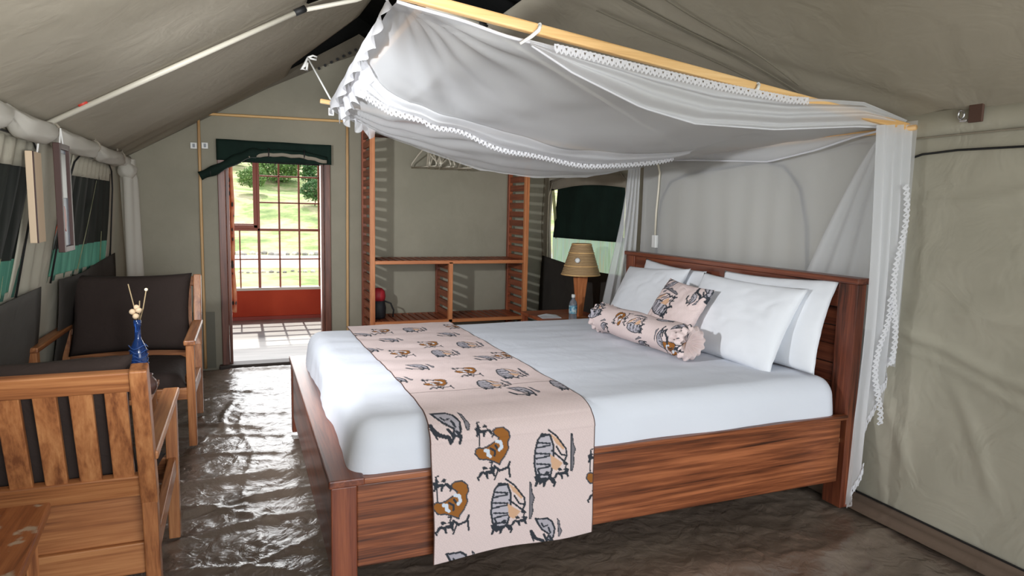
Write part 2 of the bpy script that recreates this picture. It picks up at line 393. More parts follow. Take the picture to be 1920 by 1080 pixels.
o = Vector((XR, 3.6, 1.75)); b = W(905, 47, 1, 3.6)
MB().tube([Vector((RX, 3.6, 2.52))-o, W(800, 12, 1, 3.6)-o, b-o], .014, 10).build('pole', M_polew, t, smooth=True)
MB().tube([b-o, Vector((2.68, 3.6, 1.76))-o], .012, 10).build('pole', M_polew, t, smooth=True)
MB().tube([b-o+Vector((-.02, 0, .015)), b-o+Vector((.02, 0, -.015))], .02, 10).build('pole_joint', M_black, t, smooth=True)
# dark edge cord at top-left of the roof
tag(MB().tube([W(0, 56, 0, -.62), W(35, 28, 0, -.565), W(75, -4, 0, -.51)], .006, 8).build('roof_cord', M_black, smooth=True), 'black cord along the roof seam in the top left corner', 'cord')

# ------------------------------------------------------------ windows
def streak(name, stops, sc=(0, 26, .8), transl=.35):
    m = mat(name, (.2, .3, .25), .8); v = coords(m, sc, False)
    n = N(m, 'ShaderNodeTexNoise', Scale=1.0, Detail=4.0); L(m, v, n.inputs['Vector'])
    c = ramp(m, n.outputs[0], stops); L(m, c, BS(m).inputs['Base Color'])
    t = N(m, 'ShaderNodeBsdfTranslucent'); L(m, c, t.inputs[0]); mx = N(m, 'ShaderNodeMixShader'); mx.inputs[0].default_value = transl
    L(m, BS(m).outputs[0], mx.inputs[1]); L(m, t.outputs[0], mx.inputs[2]); L(m, mx.outputs[0], m.node_tree.nodes['Material Output'].inputs[0])
    return m
M_scrim = streak('shaded_mesh_screen', [(.3, (.005, .007, .005)), (.7, (.022, .025, .020))], transl=.1)  # upper screen, shade under the eave put into its dark colour
M_teal = streak('teal_screen', [(.3, (.03, .11, .08)), (.7, (.10, .26, .19))], transl=.35)
M_gap = streak('gap_light_and_tie', [(.3, (.30, .34, .16)), (.7, (.75, .74, .5))], (0, 9, 9), transl=.5)  # pale tone stands for daylight in the pleat gaps; tie strip shares it
M_mint = streak('mint_screen', [(.30, (.42, .62, .42)), (.46, (.62, .80, .60)), (.56, (.55, .74, .66)), (.64, (.70, .72, .48))], (0, 30, 2.2), transl=.45)
def left_window(nm, y0, y1, slits):
    z0, z1 = .90, 1.54; zm = 1.08
    t = bpy.data.objects.new(nm, None); COL.objects.link(t); t['kind'] = 'structure'; t.location = (WLx(y0, 1.2), y0, z0)
    o = Vector(t.location)
    def S(y, z, off=0): return Vector((WLx(y, z)-.002+off, y, z))-o
    pl = lambda y, z: .010*math.sin(y*46+2*math.sin(z*3))+.004*math.sin(y*90)
    MB().grid(lambda u, v: S(lerp(y0-.02, y1+.10, u), lerp(zm, z1, v), pl(lerp(y0, y1, u), lerp(zm, z1, v))), 80, 14).build('screen', M_scrim, t, smooth=True)
    MB().grid(lambda u, v: S(lerp(y0-.02, y1+.10, u), lerp(z0, zm, v), pl(lerp(y0, y1, u), lerp(z0, zm, v))), 80, 6).build('screen', M_teal, t, smooth=True)['label'] = 'teal lower part of the screen'
    for ya, za, yb, zb, wd in slits:
        MB().grid(lambda u, v: S(lerp(ya, yb, v)+(u-.5)*wd*(1-.4*v), lerp(za, zb, v), .017), 2, 8).build('slit', M_gap, t, smooth=True)['label'] = 'pale strip coloured as daylight between the pleats'
    # arched black piping
    pts = [(y0-.03, z0), (y0-.03, 1.44), (y0+.02, 1.56), (y0+.14, 1.61), (y1-.14, 1.61), (y1-.02, 1.56), (y1+.03, 1.44), (y1+.03, z0)]
    MB().tube([S(y, z, .025) for y, z in pts], .005, 6).build('piping', M_black, t, smooth=True)
    # pale pleated top valance
    MB().grid(lambda u, v: S(lerp(y0+.02, y1-.02, u), lerp(1.49, 1.60, v), .012+.006*math.sin(u*60)), 60, 3).build('valance', M_wall, t, smooth=True, solid=.003)
left_window('window_1', W1[0], W1[1], [(3.36, .92, 3.37, 1.10, .012), (3.45, .92, 3.44, 1.02, .010)])
left_window('window_2', W2[0], W2[1], [(4.73, .92, 4.93, 1.48, .022), (5.17, .95, 5.16, 1.15, .03)])
# canvas flaps turned down below the left windows
def flap(nm, lab, poly, m):
    o0 = Vector(poly[0]); mb = MB(); n = 14
    a, b, c, d = [Vector(p) for p in poly]   # top-left, top-right, bottom-right, bottom-left
    mb.grid(lambda u, v: a.lerp(b, u).lerp(d.lerp(c, u), v)-o0+Vector((.012*math.sin(u*7+v*3)*(1 if a.x < 0 else -1), 0, -.04*math.sin(PI*u)*(1-v)*.6)), n, n)
    return tag(mb.build(nm, m, smooth=True, loc=o0, solid=.004), lab, 'canvas flap')
def LW(y, z, off=.04): return (WLx(y, z)+off, y, z)
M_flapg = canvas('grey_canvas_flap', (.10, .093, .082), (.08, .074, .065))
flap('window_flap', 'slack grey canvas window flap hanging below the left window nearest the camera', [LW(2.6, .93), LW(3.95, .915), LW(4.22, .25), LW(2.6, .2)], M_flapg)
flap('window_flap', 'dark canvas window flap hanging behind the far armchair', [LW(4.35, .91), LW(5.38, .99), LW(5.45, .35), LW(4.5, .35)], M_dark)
# right wall window behind the lamp
t = struct(bpy.data.objects.new('window_3', None)); COL.objects.link(t); t.location = (XR, W3[0], W3[2]); o = Vector(t.location)
MB().grid(lambda u, v: Vector((XR+.01+.004*math.sin(u*40), lerp(W3[0]-.01, W3[1], u), lerp(W3[2], 1.16, v)))-o, 40, 6).build('screen', M_mint, t, smooth=True)
MB().grid(lambda u, v: Vector((XR-.012-.008*math.sin(u*3)-.01*(1-v), lerp(W3[0]+.0, W3[1]-.09-.05*v, u), lerp(1.125, 1.58, v)-.015*u*(1-v)))-o, 20, 8).build('blind', M_green, t, smooth=True, solid=.004)['label'] = 'dark green canvas blind half lowered'
MB().box(XR-.03, XR-.018, 5.56, 5.60, 1.10, 1.55).prism([(XR-.03, 5.60, 1.10), (XR-.03, 5.66, 1.55), (XR-.03, 5.61, 1.55), (XR-.03, 5.54, 1.10)], (.006, 0, 0))
MB().prism([Vector(p)-o for p in ((XR-.022, 5.56, 1.10), (XR-.022, 5.50, 1.13), (XR-.022, 5.62, 1.56), (XR-.022, 5.67, 1.56))], (.005, 0, 0)).build('tie_strip', M_gap, t)
MB().grid(lambda u, v: Vector((XR-.02, lerp(W3[0]-.05, W3[1]+.03, u), lerp(1.57, 1.67, v)+.04*math.sin(PI*u)-.03))-o, 16, 3).build('valance', M_taupe, t, smooth=True, solid=.004)
MB().tube([Vector(p)-o for p in ((XR-.03, W3[1]+.02, .6), (XR-.03, W3[1]+.02, 1.5), (XR-.03, W3[1]-.06, 1.62), (XR-.03, 5.0, 1.70), (XR-.03, 4.5, 1.70), (XR-.03, 4.36, 1.6), (XR-.03, 4.33, 1.4), (XR-.03, 4.33, .7))], .006, 6).build('piping', M_taupe, t, smooth=True)
flap('window_flap', 'dark brown canvas flap sagging below the window behind the table lamp', [(XR-.05, 4.30, .875), (XR-.05, 5.76, .93), (XR-.05, 5.84, .10), (XR-.05, 4.30, .10)], M_dark)
# closed window on the right wall: black piping arch either side of the net
t = struct(bpy.data.objects.new('window_4', None)); COL.objects.link(t); t.location = (XR, 2.5, 1.0); o = Vector(t.location)
p4 = [(3.93, .7), (3.93, 1.30), (3.90, 1.45), (3.80, 1.57), (3.60, 1.615), (3.2, 1.64), (2.95, 1.655), (2.78, 1.62), (2.66, 1.50), (2.60, 1.30), (2.58, 1.1), (2.58, .6)]
MB().tube([Vector((XR-.02, y, z))-o for y, z in p4], .008, 6).build('piping', M_black, t, smooth=True)
t = struct(bpy.data.objects.new('window_5', None)); COL.objects.link(t); t.location = (XR, 1.5, 1.0); o = Vector(t.location)
p5 = [(2.30, .8), (2.28, 1.40), (2.20, 1.53), (2.11, 1.60), (2.0, 1.63), (1.85, 1.637), (1.6, 1.632), (1.2, 1.62), (.6, 1.62)]
MB().tube([Vector((XR-.02, y, z))-o for y, z in p5], .005, 6).build('piping', M_black, t, smooth=True)
# strap on eave
t = thing('leather_strap', 'brown leather strap with chrome buckle at the right eave', 'strap', (XR-.03, 1.79, 1.775))
MB().box(-.006, .006, -.035, .02, -.035, .035).build('strap', mat('leather', (.10, .05, .035), .6), t, bevel=.003)
MB().tube([(-.01, .045+.012*math.cos(a), .018*math.sin(a)) for a in [2*PI*k/12 for k in range(12)]], .004, 6, closed=True).build('buckle', M_chrome, t, smooth=True)
MB().box(-.012, -.004, .02, .05, -.03, -.02).build('buckle', M_chrome, t, bevel=.002)

# ------------------------------------------------------------ door
t = struct(bpy.data.objects.new('door_1', None)); COL.objects.link(t); t.location = (0, YB, 0)
MB().box(-.175, -.120, -.03, .06, 0, 1.83).build('jamb', doorw, t, bevel=.004)
MB().box(.655, .705, -.03, .06, 0, 1.83).build('jamb', doorw, t, bevel=.004)
MB().box(-.118, -.095, .0, .10, 0, 1.83).build('jamb', doorw, t, bevel=.003)
MB().box(.630, .652, .0, .10, 0, 1.83).build('jamb', doorw, t, bevel=.003)
MB().box(-.175, .705, -.03, .06, 1.80, 1.85).build('lintel', doorw, t, bevel=.004)
MB().box(-.20, .72, -.06, .09, -.02, .022).build('threshold', mat('dark_sill', (.05, .035, .028), .6), t, bevel=.006)
# rolled green canvas door blind
t = thing('rolled_door_blind', 'dark green canvas door flap rolled up over the doorway, drooping at its left end', 'blind', (.27, YB-.05, 1.80))
def rollr(u): return .026+.006*math.sin(u*25)
pl_ = [W(375, 330, 1, YB-.10), W(405, 318, 1, YB-.10), W(440, 300, 1, YB-.10), W(470, 287, 1, YB-.09), W(520, 286, 1, YB-.08), W(570, 290, 1, YB-.08), W(612, 300, 1, YB-.08)]
o = Vector(t.location)
pts = []
for i in range(len(pl_)-1):
    for k in range(6): pts.append(pl_[i].lerp(pl_[i+1], k/6)-o)
pts.append(pl_[-1]-o)
MB().tube(pts, [.036-.005*math.sin(i*.9) if i < 20 else .026 for i in range(len(pts))], 12).build('roll', M_green, t, smooth=True)
MB().tube([p+Vector((.0, -.012, -.016+.004*math.sin(i*1.7))) for i, p in enumerate(pts[17:])], [.017]*len(pts[17:]), 10).build('roll', M_taupe, t, smooth=True)['label'] = 'pale lining showing along the roll'
MB().grid(lambda u, v: Vector((lerp(-.178, .712, u), YB-.050-.012*math.sin(u*14), lerp(1.70+.0*u, 1.865, v)))-o, 40, 6).build('blind_cloth', M_green, t, smooth=True, solid=.006)
for i in (4, 12, 22, 30):
    p = pts[i]; MB().tube([p+Vector((0, .034*math.cos(a), .034*math.sin(a))) for a in [2*PI*k/12 for k in range(12)]], .005, 6, closed=True).build('tie', M_black, t, smooth=True)
# cane frame round the door
t = thing('cane_door_frame', 'thin golden cane rods framing the doorway on the back wall', 'frame', (.27, YB-.03, 0))
o = Vector(t.location)
def rod(a, b, r=.011):
    a, b = Vector(a), Vector(b); n = 14; return MB().tube([a.lerp(b, i/n)-o+Vector((.002*nz(i, 1), 0, .002*nz(i, 5))) for i in range(n+1)], [r*(1.14 if i % 4 == 0 else 1) for i in range(n+1)], 8)
rod((-.305, YB-.03, .0), (-.300, YB-.03, 2.06)).build('rod', pine_z, t, smooth=True)
rod((.842, YB-.03, .0), (.850, YB-.03, 2.06)).build('rod', pine_z, t, smooth=True)
rod((-.31, YB-.03, 2.055), (.86, YB-.03, 2.075)).build('rod', pine_x, t, smooth=True)
# switches
for lab, px in (('white wall switch plate left of the door cane', 363), ('white two-gang switch plate with grey rocker right of the cane corner', 384)):
    p = W(px, 273, 1, YB-.02); t = thing('wall_switch', lab, 'switch', p)
    MB().box(-.024, .024, -.008, .0, -.024, .024).build('plate', M_white, t, bevel=.003)
    MB().box(-.008, .010, -.013, -.006, -.014, .014).build('rocker', mat('grey_rocker', (.25, .27, .30), .4), t, bevel=.002)

# ------------------------------------------------------------ beyond the door: verandah and hillside
YV = 8.30
M_vf = mat('verandah_cement', (.42, .41, .40), .45)
v = coords(M_vf, (1, 6, 1), False); n = N(M_vf, 'ShaderNodeTexNoise', Scale=2.0, Detail=5.0); L(M_vf, v, n.inputs['Vector'])
L(M_vf, ramp(M_vf, n.outputs[0], [(.3, (.24, .235, .225)), (.7, (.37, .36, .345))]), BS(M_vf).inputs['Base Color'])
M_rw = canvas('red_painted_wall', (.52, .075, .035), (.43, .055, .028), sc=2)
M_frame = mat('red_steel', (.33, .085, .05), .45)
struct(MB().box(-1.3, 2.3, YB+.07, YV, -.10, -.005).build('floor', M_vf))
struct(MB().box(-1.3, 2.3, YV, YV+.12, -.1, .345).build('wall_verandah', M_rw))
struct(MB().box(-1.3, 2.3, YV-.03, YV, -.01, .035).build('baseboard_verandah', mat('dark_red_skirting', (.30, .035, .02), .5)))
struct(MB().box(-1.42, -1.3, YB+.35, YV+.12, -.1, 2.3).build('wall_verandah_left', M_rw))
struct(MB().box(2.3, 2.42, YB+.35, YV+.12, -.1, 2.3).build('wall_verandah_right', M_rw))
struct(MB().box(-1.5, 2.5, YB+.35, YV+.25, 2.28, 2.34).build('ceiling_verandah', canvas('verandah_roof', (.4, .38, .34))))
struct(MB().box(-1.3, 2.3, YV-.02, YV+.14, .345, .375).build('trim_5', mat('pale_sill', (.7, .66, .6), .6)))
g = struct(bpy.data.objects.new('window_6', None)); COL.objects.link(g); g.location = (.3, YV+.06, .375); o = Vector(g.location)
def bar(x0, x1, z0, z1, d=.02, nm='bar'): return MB().box(x0-o.x, x1-o.x, -d, d, z0-o.z, z1-o.z).build(nm, M_frame, g, bevel=.003)
for x in (-1.0, -.79, -.56, -.34): bar(x-.008, x+.008, .375, 2.2)
for x in (.411, .637, .866, 1.09, 1.32, 1.55): bar(x-.010, x+.010, .375, 2.2)
for x in (-.03, ): bar(x-.008, x+.008, .375, 1.06)
bar(.165, .195, .375, 2.2, .03, 'mullion')
for z in (.71, ): bar(-1.3, 2.3, z-.008, z+.008)
bar(-1.3, 2.3, 1.045, 1.075, .03, 'transom')
for z in (1.38, 1.69, 2.0): bar(.19, 2.3, z-.009, z+.009)
bar(.125, .165, 1.08, 2.2, .035, 'sash_stile'); bar(-.25, .165, 1.075, 1.115, .035, 'sash_rail'); bar(-.25, .125, 1.115, 1.13, .02, 'sash_rail')
bar(-1.3, 2.3, 2.17, 2.28, .03, 'head')
# patterned curtain
M_pc = mat('orange_red_print', (.62, .13, .05), .8); v = coords(M_pc, (1, 1, 1), False)
vo = N(M_pc, 'ShaderNodeTexVoronoi', Scale=13.0); L(M_pc, v, vo.inputs['Vector'])
L(M_pc, ramp(M_pc, vo.outputs['Distance'], [(.0, (.03, .02, .02)), (.26, (.05, .03, .02)), (.30, (.55, .12, .05)), (.9, (.80, .33, .16))]), BS(M_pc).inputs['Base Color'])
t = thing('door_curtain', 'orange and black print curtain gathered at the left side of the doorway', 'curtain', (0, YB+.14, 0))
MB().grid(lambda u, v: Vector((lerp(-.140, -.062, u)+.010*nz(v*5, 0), .016*math.sin(u*14), lerp(.46, 1.79, v)-.03*u)), 24, 30).build('curtain_cloth', M_pc, t, smooth=True, solid=.004)
MB().tube([(-.15, 0, 1.79), (.69, 0, 1.79)], .008, 8).build('rod', M_frame, t, smooth=True)
for x in (-.15, .68): MB().box(x-.008, x+.008, -.09, .01, 1.78, 1.80).build('bracket', M_frame, t)
# hillside
def hill(x, y):
    if y < 15: return .13+.03*(y-8.4)+.03*nz(x*.7, y*.7)
    return .328+(y-15)*.165+.25*nz(x*.25, y*.25)*min(1, (y-15)/3)
M_gr = mat('hill_grass', (.3, .36, .14), .9); v = coords(M_gr, (1, 1, 1), False)
n = N(M_gr, 'ShaderNodeTexNoise', Scale=.9, Detail=8.0, Roughness=.7); L(M_gr, v, n.inputs['Vector'])
L(M_gr, ramp(M_gr, n.outputs[0], [(.32, (.10, .17, .04)), (.45, (.24, .31, .10)), (.53, (.42, .38, .20)), (.68, (.55, .47, .30))]), BS(M_gr).inputs['Base Color'])
struct(MB().grid(lambda u, v: (lambda x, y: (x, y, hill(x, y)))(lerp(-22, 34, u), 8.42+(v**1.5)*62), 110, 110).build('hillside', M_gr, smooth=True))
M_path = mat('pale_gravel', (.72, .66, .58), .9)
struct(MB().grid(lambda u, v: (lambda x, y: (x, y, hill(x, y)+.035*math.sin(PI*v)-.01))(lerp(-8, 12, u), lerp(12.1, 14.7, v)+.15*math.sin(u*20)), 80, 14).build('path', M_path, smooth=True))
# ground round and before the tent
struct(MB().box(-40, 60, -40, YB+.05, -.16, -.08).build('ground', canvas('outside_ground', (.38, .34, .22), (.30, .30, .16))))
stone_m = [mat('stone_%s' % k, c, .9) for k, c in (('grey', (.42, .40, .37)), ('dark', (.30, .28, .25)), ('pale', (.66, .62, .56)))]
stones = []
for k in range(3):
    b_ = bmesh.new(); bmesh.ops.create_icosphere(b_, subdivisions=1, radius=1)
    for vv in b_.verts: vv.co *= 1+.35*nz(vv.co.x*2+k*7, vv.co.y*2, vv.co.z*2); vv.co.z *= .65
    me = bpy.data.meshes.new('stone'); b_.to_mesh(me); b_.free(); me.materials.append(stone_m[k]); stones.append(me)
for row, (yy, n_, s0) in enumerate(((11.8, 44, .050), (14.7, 44, .085))):
    for i in range(n_):
        x = -1.6+5.2*i/n_+random.uniform(-.03, .03); y = yy+random.uniform(-.12, .12); s = s0*random.uniform(.6, 1.2)
        o_ = bpy.data.objects.new('stone', stones[random.randrange(3)]); COL.objects.link(o_); o_.location = (x, y, hill(x, y)+s*.3)
        o_.scale = (s, s, s); o_.rotation_euler = (0, 0, random.uniform(0, 6))
        tag(o_, ('rough stone in the nearer row edging the path outside' if row == 0 else 'rough stone in the farther row edging the path outside'), 'stone', ('stones in the near row outside' if row == 0 else 'stones in the far row outside'))
# trees and bushes on the hill
leaf_m = [mat('foliage_%s' % k, c, .8) for k, c in (('deep', (.07, .16, .05)), ('mid', (.16, .27, .08)), ('light', (.30, .40, .14)))]
bark = mat('bark', (.16, .11, .08), .9)
def tree(x, y, h, r, k, lab, seed):
    rnd = random.Random(seed); z = hill(x, y)
    t = thing('tree' if h > 2 else 'bush', lab, 'tree' if h > 2 else 'bush', (x, y, z))
    mb = MB(); mb.tube([(0, 0, -.1), (.05, 0, h*.35), (-.05, .05, h*.7)], [h*.03, h*.022, h*.01], 7)
    for q in range(5):
        a = rnd.uniform(0, 6.28); mb.tube([(0, 0, h*.4), (math.cos(a)*r*.6, math.sin(a)*r*.6, h*rnd.uniform(.6, .85))], [h*.014, h*.004], 5)
    mb.build('trunk', bark, t)
    mb = MB()
    for q in range(2600):
        a, b_ = rnd.uniform(0, 6.28), math.acos(rnd.uniform(-1, 1)); R = r*(.6+.4*nz(math.cos(a)*1.5, math.sin(a)*1.5, b_*2+seed)+.4*rnd.random())
        c = Vector((R*math.sin(b_)*math.cos(a), R*math.sin(b_)*math.sin(a), h*.66+R*.72*math.cos(b_)))
        if c.z < .02: c.z = .05
        d1 = Vector((rnd.uniform(-1, 1), rnd.uniform(-1, 1), rnd.uniform(-1, 1))).normalized()*r*.075; d2 = d1.cross(Vector((rnd.uniform(-1, 1), rnd.uniform(-1, 1), 1))).normalized()*r*.045
        i0 = len(mb.v); mb.v += [c-d1, c+d2, c+d1, c-d2]; mb.f.append((i0, i0+1, i0+2, i0+3))
    me = bpy.data.meshes.new('crown'); me.from_pydata([tuple(q) for q in mb.v], [], mb.f)
    link('crown', me, leaf_m[k], t)['kind'] = 'stuff'
tree(1.25, 27, 1.1, 1.0, 1, 'round green bush on the hill seen through the top middle panes', 3)
tree(-.85, 31, 1.3, 1.2, 2, 'light green bush on the hill seen through the open casement', 4)
tree(2.75, 25, 1.2, .85, 0, 'dark green bush on the hill at the right edge of the doorway', 5)
tree(-3.4, 29, 4.0, 1.6, 2, 'pale green tree on the hill left of the doorway view', 6)
tree(2.4, 36, 2.6, 2.0, 1, 'tall tree highest on the hill behind the others', 8)
tree(2.0, 20.5, .7, .40, 0, 'small dark bush low on the hill behind the right panes', 9)
tree(.35, 22.5, .8, .45, 1, 'small green bush low on the hill behind the middle panes', 10)
tree(5.2, 31, 4.2, 1.9, 1, 'broad tree on the hill farthest right beyond the doorway', 11)

# ------------------------------------------------------------ slatted shelving unit
X0, X1, Y0, Y1, ZT = .965, 2.375, 5.42, 5.86, 2.06
t = thing('slatted_wardrobe', 'open red-brown slatted wardrobe shelving against the back wall', 'wardrobe', (X0, Y0, 0))
P = .040
for x in (X0, X1-P):
    for y in (Y0, Y1-P):
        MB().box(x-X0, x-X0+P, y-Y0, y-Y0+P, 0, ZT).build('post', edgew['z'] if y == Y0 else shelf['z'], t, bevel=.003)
sl = MB().box(-.009, .009, -.19, .19, -.0265, .0265).mesh('slat'); sl.materials.append(shelf['y'])
nslat = 26
for x in (X0+P/2, X1-P/2):
    for i in range(nslat):
        link('slat', sl, None, t, loc=(x-X0, .22, .05+i*(ZT-.08)/(nslat-1)))
XM = 1.655
MB().box(XM-X0-.018, XM-X0+.018, 0, P, 0, .90).build('post', edgew['z'], t, bevel=.003)
MB().box(XM-X0-.018, XM-X0+.018, .40, .44, 0, .90).build('post', shelf['z'], t, bevel=.003)
for i in range(6): link('slat', sl, None, t, loc=(XM-X0, .22, .44+i*.083))
sh = MB().box(-.022, .022, -.20, .20, -.008, .008).mesh('slat'); sh.materials.append(shelf['y'])
for z in (.395, .905):
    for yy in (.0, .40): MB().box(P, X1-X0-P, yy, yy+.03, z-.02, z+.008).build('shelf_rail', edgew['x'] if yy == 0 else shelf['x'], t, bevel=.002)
    for i in range(22): link('slat', sh, None, t, loc=(.065+i*.061, .225, z+.002))
MB().box(P, X1-X0-P, 0, .03, ZT-.05, ZT).build('top_rail', shelf['x'], t, bevel=.002)
MB().box(P, X1-X0-P, .40, .43, ZT-.05, ZT).build('top_rail', shelf['x'], t, bevel=.002)
MB().tube([(P, .20, 1.945), (X1-X0-P, .20, 1.945)], .0125, 12).build('hanging_rail', M_chrome, t, smooth=True)
# hangers on the rail
def hanger_mesh():
    pts = [(0, -.20, -.235), (0, -.205, -.215), (0, -.19, -.195), (0, -.10, -.135), (0, -.02, -.09), (0, 0, -.082), (0, .02, -.09), (0, .10, -.135), (0, .19, -.195), (0, .205, -.215), (0, .20, -.235)]
    mb = MB().tube(pts, .0065, 8, closed=True)
    return mb.mesh('hanger_body')
hb = hanger_mesh(); hb.materials.append(M_cream)
hk = MB().tube([(0, 0, -.085), (0, 0, -.045), (0, -.010, -.030), (0, -.022, -.012)]+[(0, .0215*math.sin(a), .0215*math.cos(a)-.0) for a in [-1.9+k*.35 for k in range(10)]], .0028, 6).mesh('hook'); hk.materials.append(M_cream)
hx = [1.46, 1.50, 1.535, 1.565, 1.60, 1.63, 1.67, 1.76, 1.84, 1.88]
labs = ['cream plastic hanger at the left end of the rail', 'second cream hanger from the left on the wardrobe rail', 'third cream hanger from the left on the wardrobe rail', 'fourth cream hanger from the left on the wardrobe rail', 'fifth cream hanger from the left on the wardrobe rail',
        'sixth cream hanger from the left on the wardrobe rail', 'seventh cream hanger, last of the close bunch', 'eighth cream hanger, just right of the bunch', 'cream plastic hanger second from the right end', 'cream plastic hanger farthest right, partly behind the net']
for i, x in enumerate(hx):
    t2 = thing('clothes_hanger', labs[i], 'hanger', (x, Y0+.20, 1.945-.003), random.uniform(-.25, .55), 'cream hangers on the wardrobe rail')
    link('hanger_body', hb, None, t2, smooth=True); link('hook', hk, None, t2, smooth=True)
# small dark bag with red top on the wardrobe's lower shelf
t = thing('small_backpack', 'small black and red bag on the lower left wardrobe shelf', 'bag', (1.065, 5.60, .407))
MB().lathe([(.05, .0), (.062, .02), (.066, .09), (.055, .15), (.04, .165)], n=16).build('bag_body', mat('black_nylon', (.015, .015, .018), .6), t, smooth=True)
MB().lathe([(.055, .155), (.062, .19), (.055, .235), (.03, .26), (.002, .265)], n=16).build('top_pocket', mat('red_nylon', (.42, .02, .03), .55), t, smooth=True)
MB().tube([(.05, -.02, .15), (.10, -.03, .13), (.125, -.03, .07), (.12, -.02, .01)], .007, 8).build('strap', M_black, t, smooth=True)

# ------------------------------------------------------------ bed
BX0, BY0, BX1, BY1 = .25, 2.136, 2.615, 4.08
t = thing('double_bed', 'dark reddish hardwood double bed frame with tall headboard', 'bed', (BX0, BY0, 0))
def B(x0, x1, y0, y1, z0, z1, nm, m, bev=.004): return MB().box(x0-BX0, x1-BX0, y0-BY0, y1-BY0, z0, z1).build(nm, m, t, bevel=bev)
B(BX0, BX0+.085, BY0, BY0+.05, 0, .428, 'leg', bed_z); B(BX0, BX0+.085, BY1-.06, BY1, 0, .428, 'leg', bed_z)
B(BX0+.085, BX1-.085, BY0+.004, BY0+.03, .135, .428, 'side_board', bed_x); B(BX0+.085, BX1-.085, BY1-.03, BY1-.004, .135, .428, 'side_board', bed_x)
B(BX0+.006, BX0+.03, BY0+.05, BY1-.06, .10, .428, 'foot_board', bed_y)
B(BX0-.008, BX0+.11, BY0-.008, BY1+.008, .428, .455, 'foot_ledge', bed_y, .005)
B(BX0+.10, BX1-.05, BY0-.004, BY0+.035, .428, .45, 'top_rail', bed_x, .004); B(BX0+.10, BX1-.05, BY1-.035, BY1+.004, .428, .45, 'top_rail', bed_x, .004)
HBD = B(BX1-.045, BX1-.008, BY0+.105, BY1-.105, .94, 1.055, 'headboard', bed_y)
for y0, y1 in ((BY0, BY0+.105), (BY1-.105, BY1)): B(BX1-.055, BX1, y0, y1, 0, 1.055, 'headboard_post', bed_z).parent = HBD
B(BX1-.07, BX1+.012, BY0-.012, BY1+.012, 1.055, 1.083, 'headboard_cap', bed_y, .005).parent = HBD
for k in range(6): B(BX1-.038+.002*(k % 2), BX1-.015, BY0+.105, BY1-.105, .40+k*.09, .40+(k+1)*.09-.004, 'plank', bed_y, .003).parent = HBD
for k in range(12): B(BX0+.14+k*.195, BX0+.22+k*.195, BY0+.03, BY1-.03, .31, .33, 'slat', pine_y, .002)
# mattress: rounded block with soft wrinkles
def soft_block(x0, x1, y0, y1, z0, z1, r, nx, ny, nz_, fn):
    b_ = bmesh.new(); vid = {}
    def vtx(i, j, k):
        if (i, j, k) in vid: return vid[i, j, k]
        p = Vector((lerp(x0, x1, i/nx), lerp(y0, y1, j/ny), lerp(z0, z1, k/nz_)))
        c = Vector((min(max(p.x, x0+r), x1-r), min(max(p.y, y0+r), y1-r), min(p.z, z1-r)))
        d = p-c
        if d.length > 1e-6 and p.z > z1-r: p = c+d*(r/max(d.length, 1e-6)) if d.length > r else p
        elif d.length > 1e-6:
            d2 = Vector((d.x, d.y, 0))
            if d2.length > r: p = Vector((c.x, c.y, p.z))+d2*(r/d2.length)
        p = fn(p); vid[i, j, k] = b_.verts.new(p); return vid[i, j, k]
    for i in range(nx):
        for j in range(ny):
            b_.faces.new((vtx(i, j, nz_), vtx(i+1, j, nz_), vtx(i+1, j+1, nz_), vtx(i, j+1, nz_)))
            b_.faces.new((vtx(i, j+1, 0), vtx(i+1, j+1, 0), vtx(i+1, j, 0), vtx(i, j, 0)))
    for k in range(nz_):
        for i in range(nx):
            b_.faces.new((vtx(i, 0, k), vtx(i+1, 0, k), vtx(i+1, 0, k+1), vtx(i, 0, k+1))); b_.faces.new((vtx(i+1, ny, k), vtx(i, ny, k), vtx(i, ny, k+1), vtx(i+1, ny, k+1)))
        for j in range(ny):
            b_.faces.new((vtx(0, j+1, k), vtx(0, j, k), vtx(0, j, k+1), vtx(0, j+1, k+1))); b_.faces.new((vtx(nx, j, k), vtx(nx, j+1, k), vtx(nx, j+1, k+1), vtx(nx, j, k+1)))
    me = bpy.data.meshes.new('m'); b_.to_mesh(me); b_.free(); return me
MX0, MX1, MY0, MY1, MZ0, MZ1 = .335, 2.54, 2.165, 4.03, .352, .622
def mfn(p):
    q = Vector(p); s = smooth_l((p.y-MY0)/.06)*smooth_l((MY1-p.y)/.06)
    top = smooth01((p.z-.50)/.1)
    q.z += top*(.006*nz(p.x*1.5, p.y*7+nz(p.x*3, 1)) + .003*nz(p.x*4, p.y*12) - .012*(1-s))
    low = smooth01((.57-p.z)/.14)
    q.y += (-.010*low if p.y < 2.6 else .008*low)*(1+.5*math.sin(p.x*11)+.35*nz(p.x*9, p.z*3))
    q.x += (-.014*low*(1+.6*math.sin(p.y*9)) if p.x < .6 else 0) - (.0 if p.x > .6 else .010*nz(p.y*8, p.z*6))
    q.z = max(q.z, MZ0); return q
me = soft_block(MX0, MX1, MY0, MY1, MZ0, MZ1, .085, 110, 90, 14, mfn)
tag(link('mattress', me, M_sheet, smooth=True), 'white sheeted mattress on the wooden bed', 'mattress')

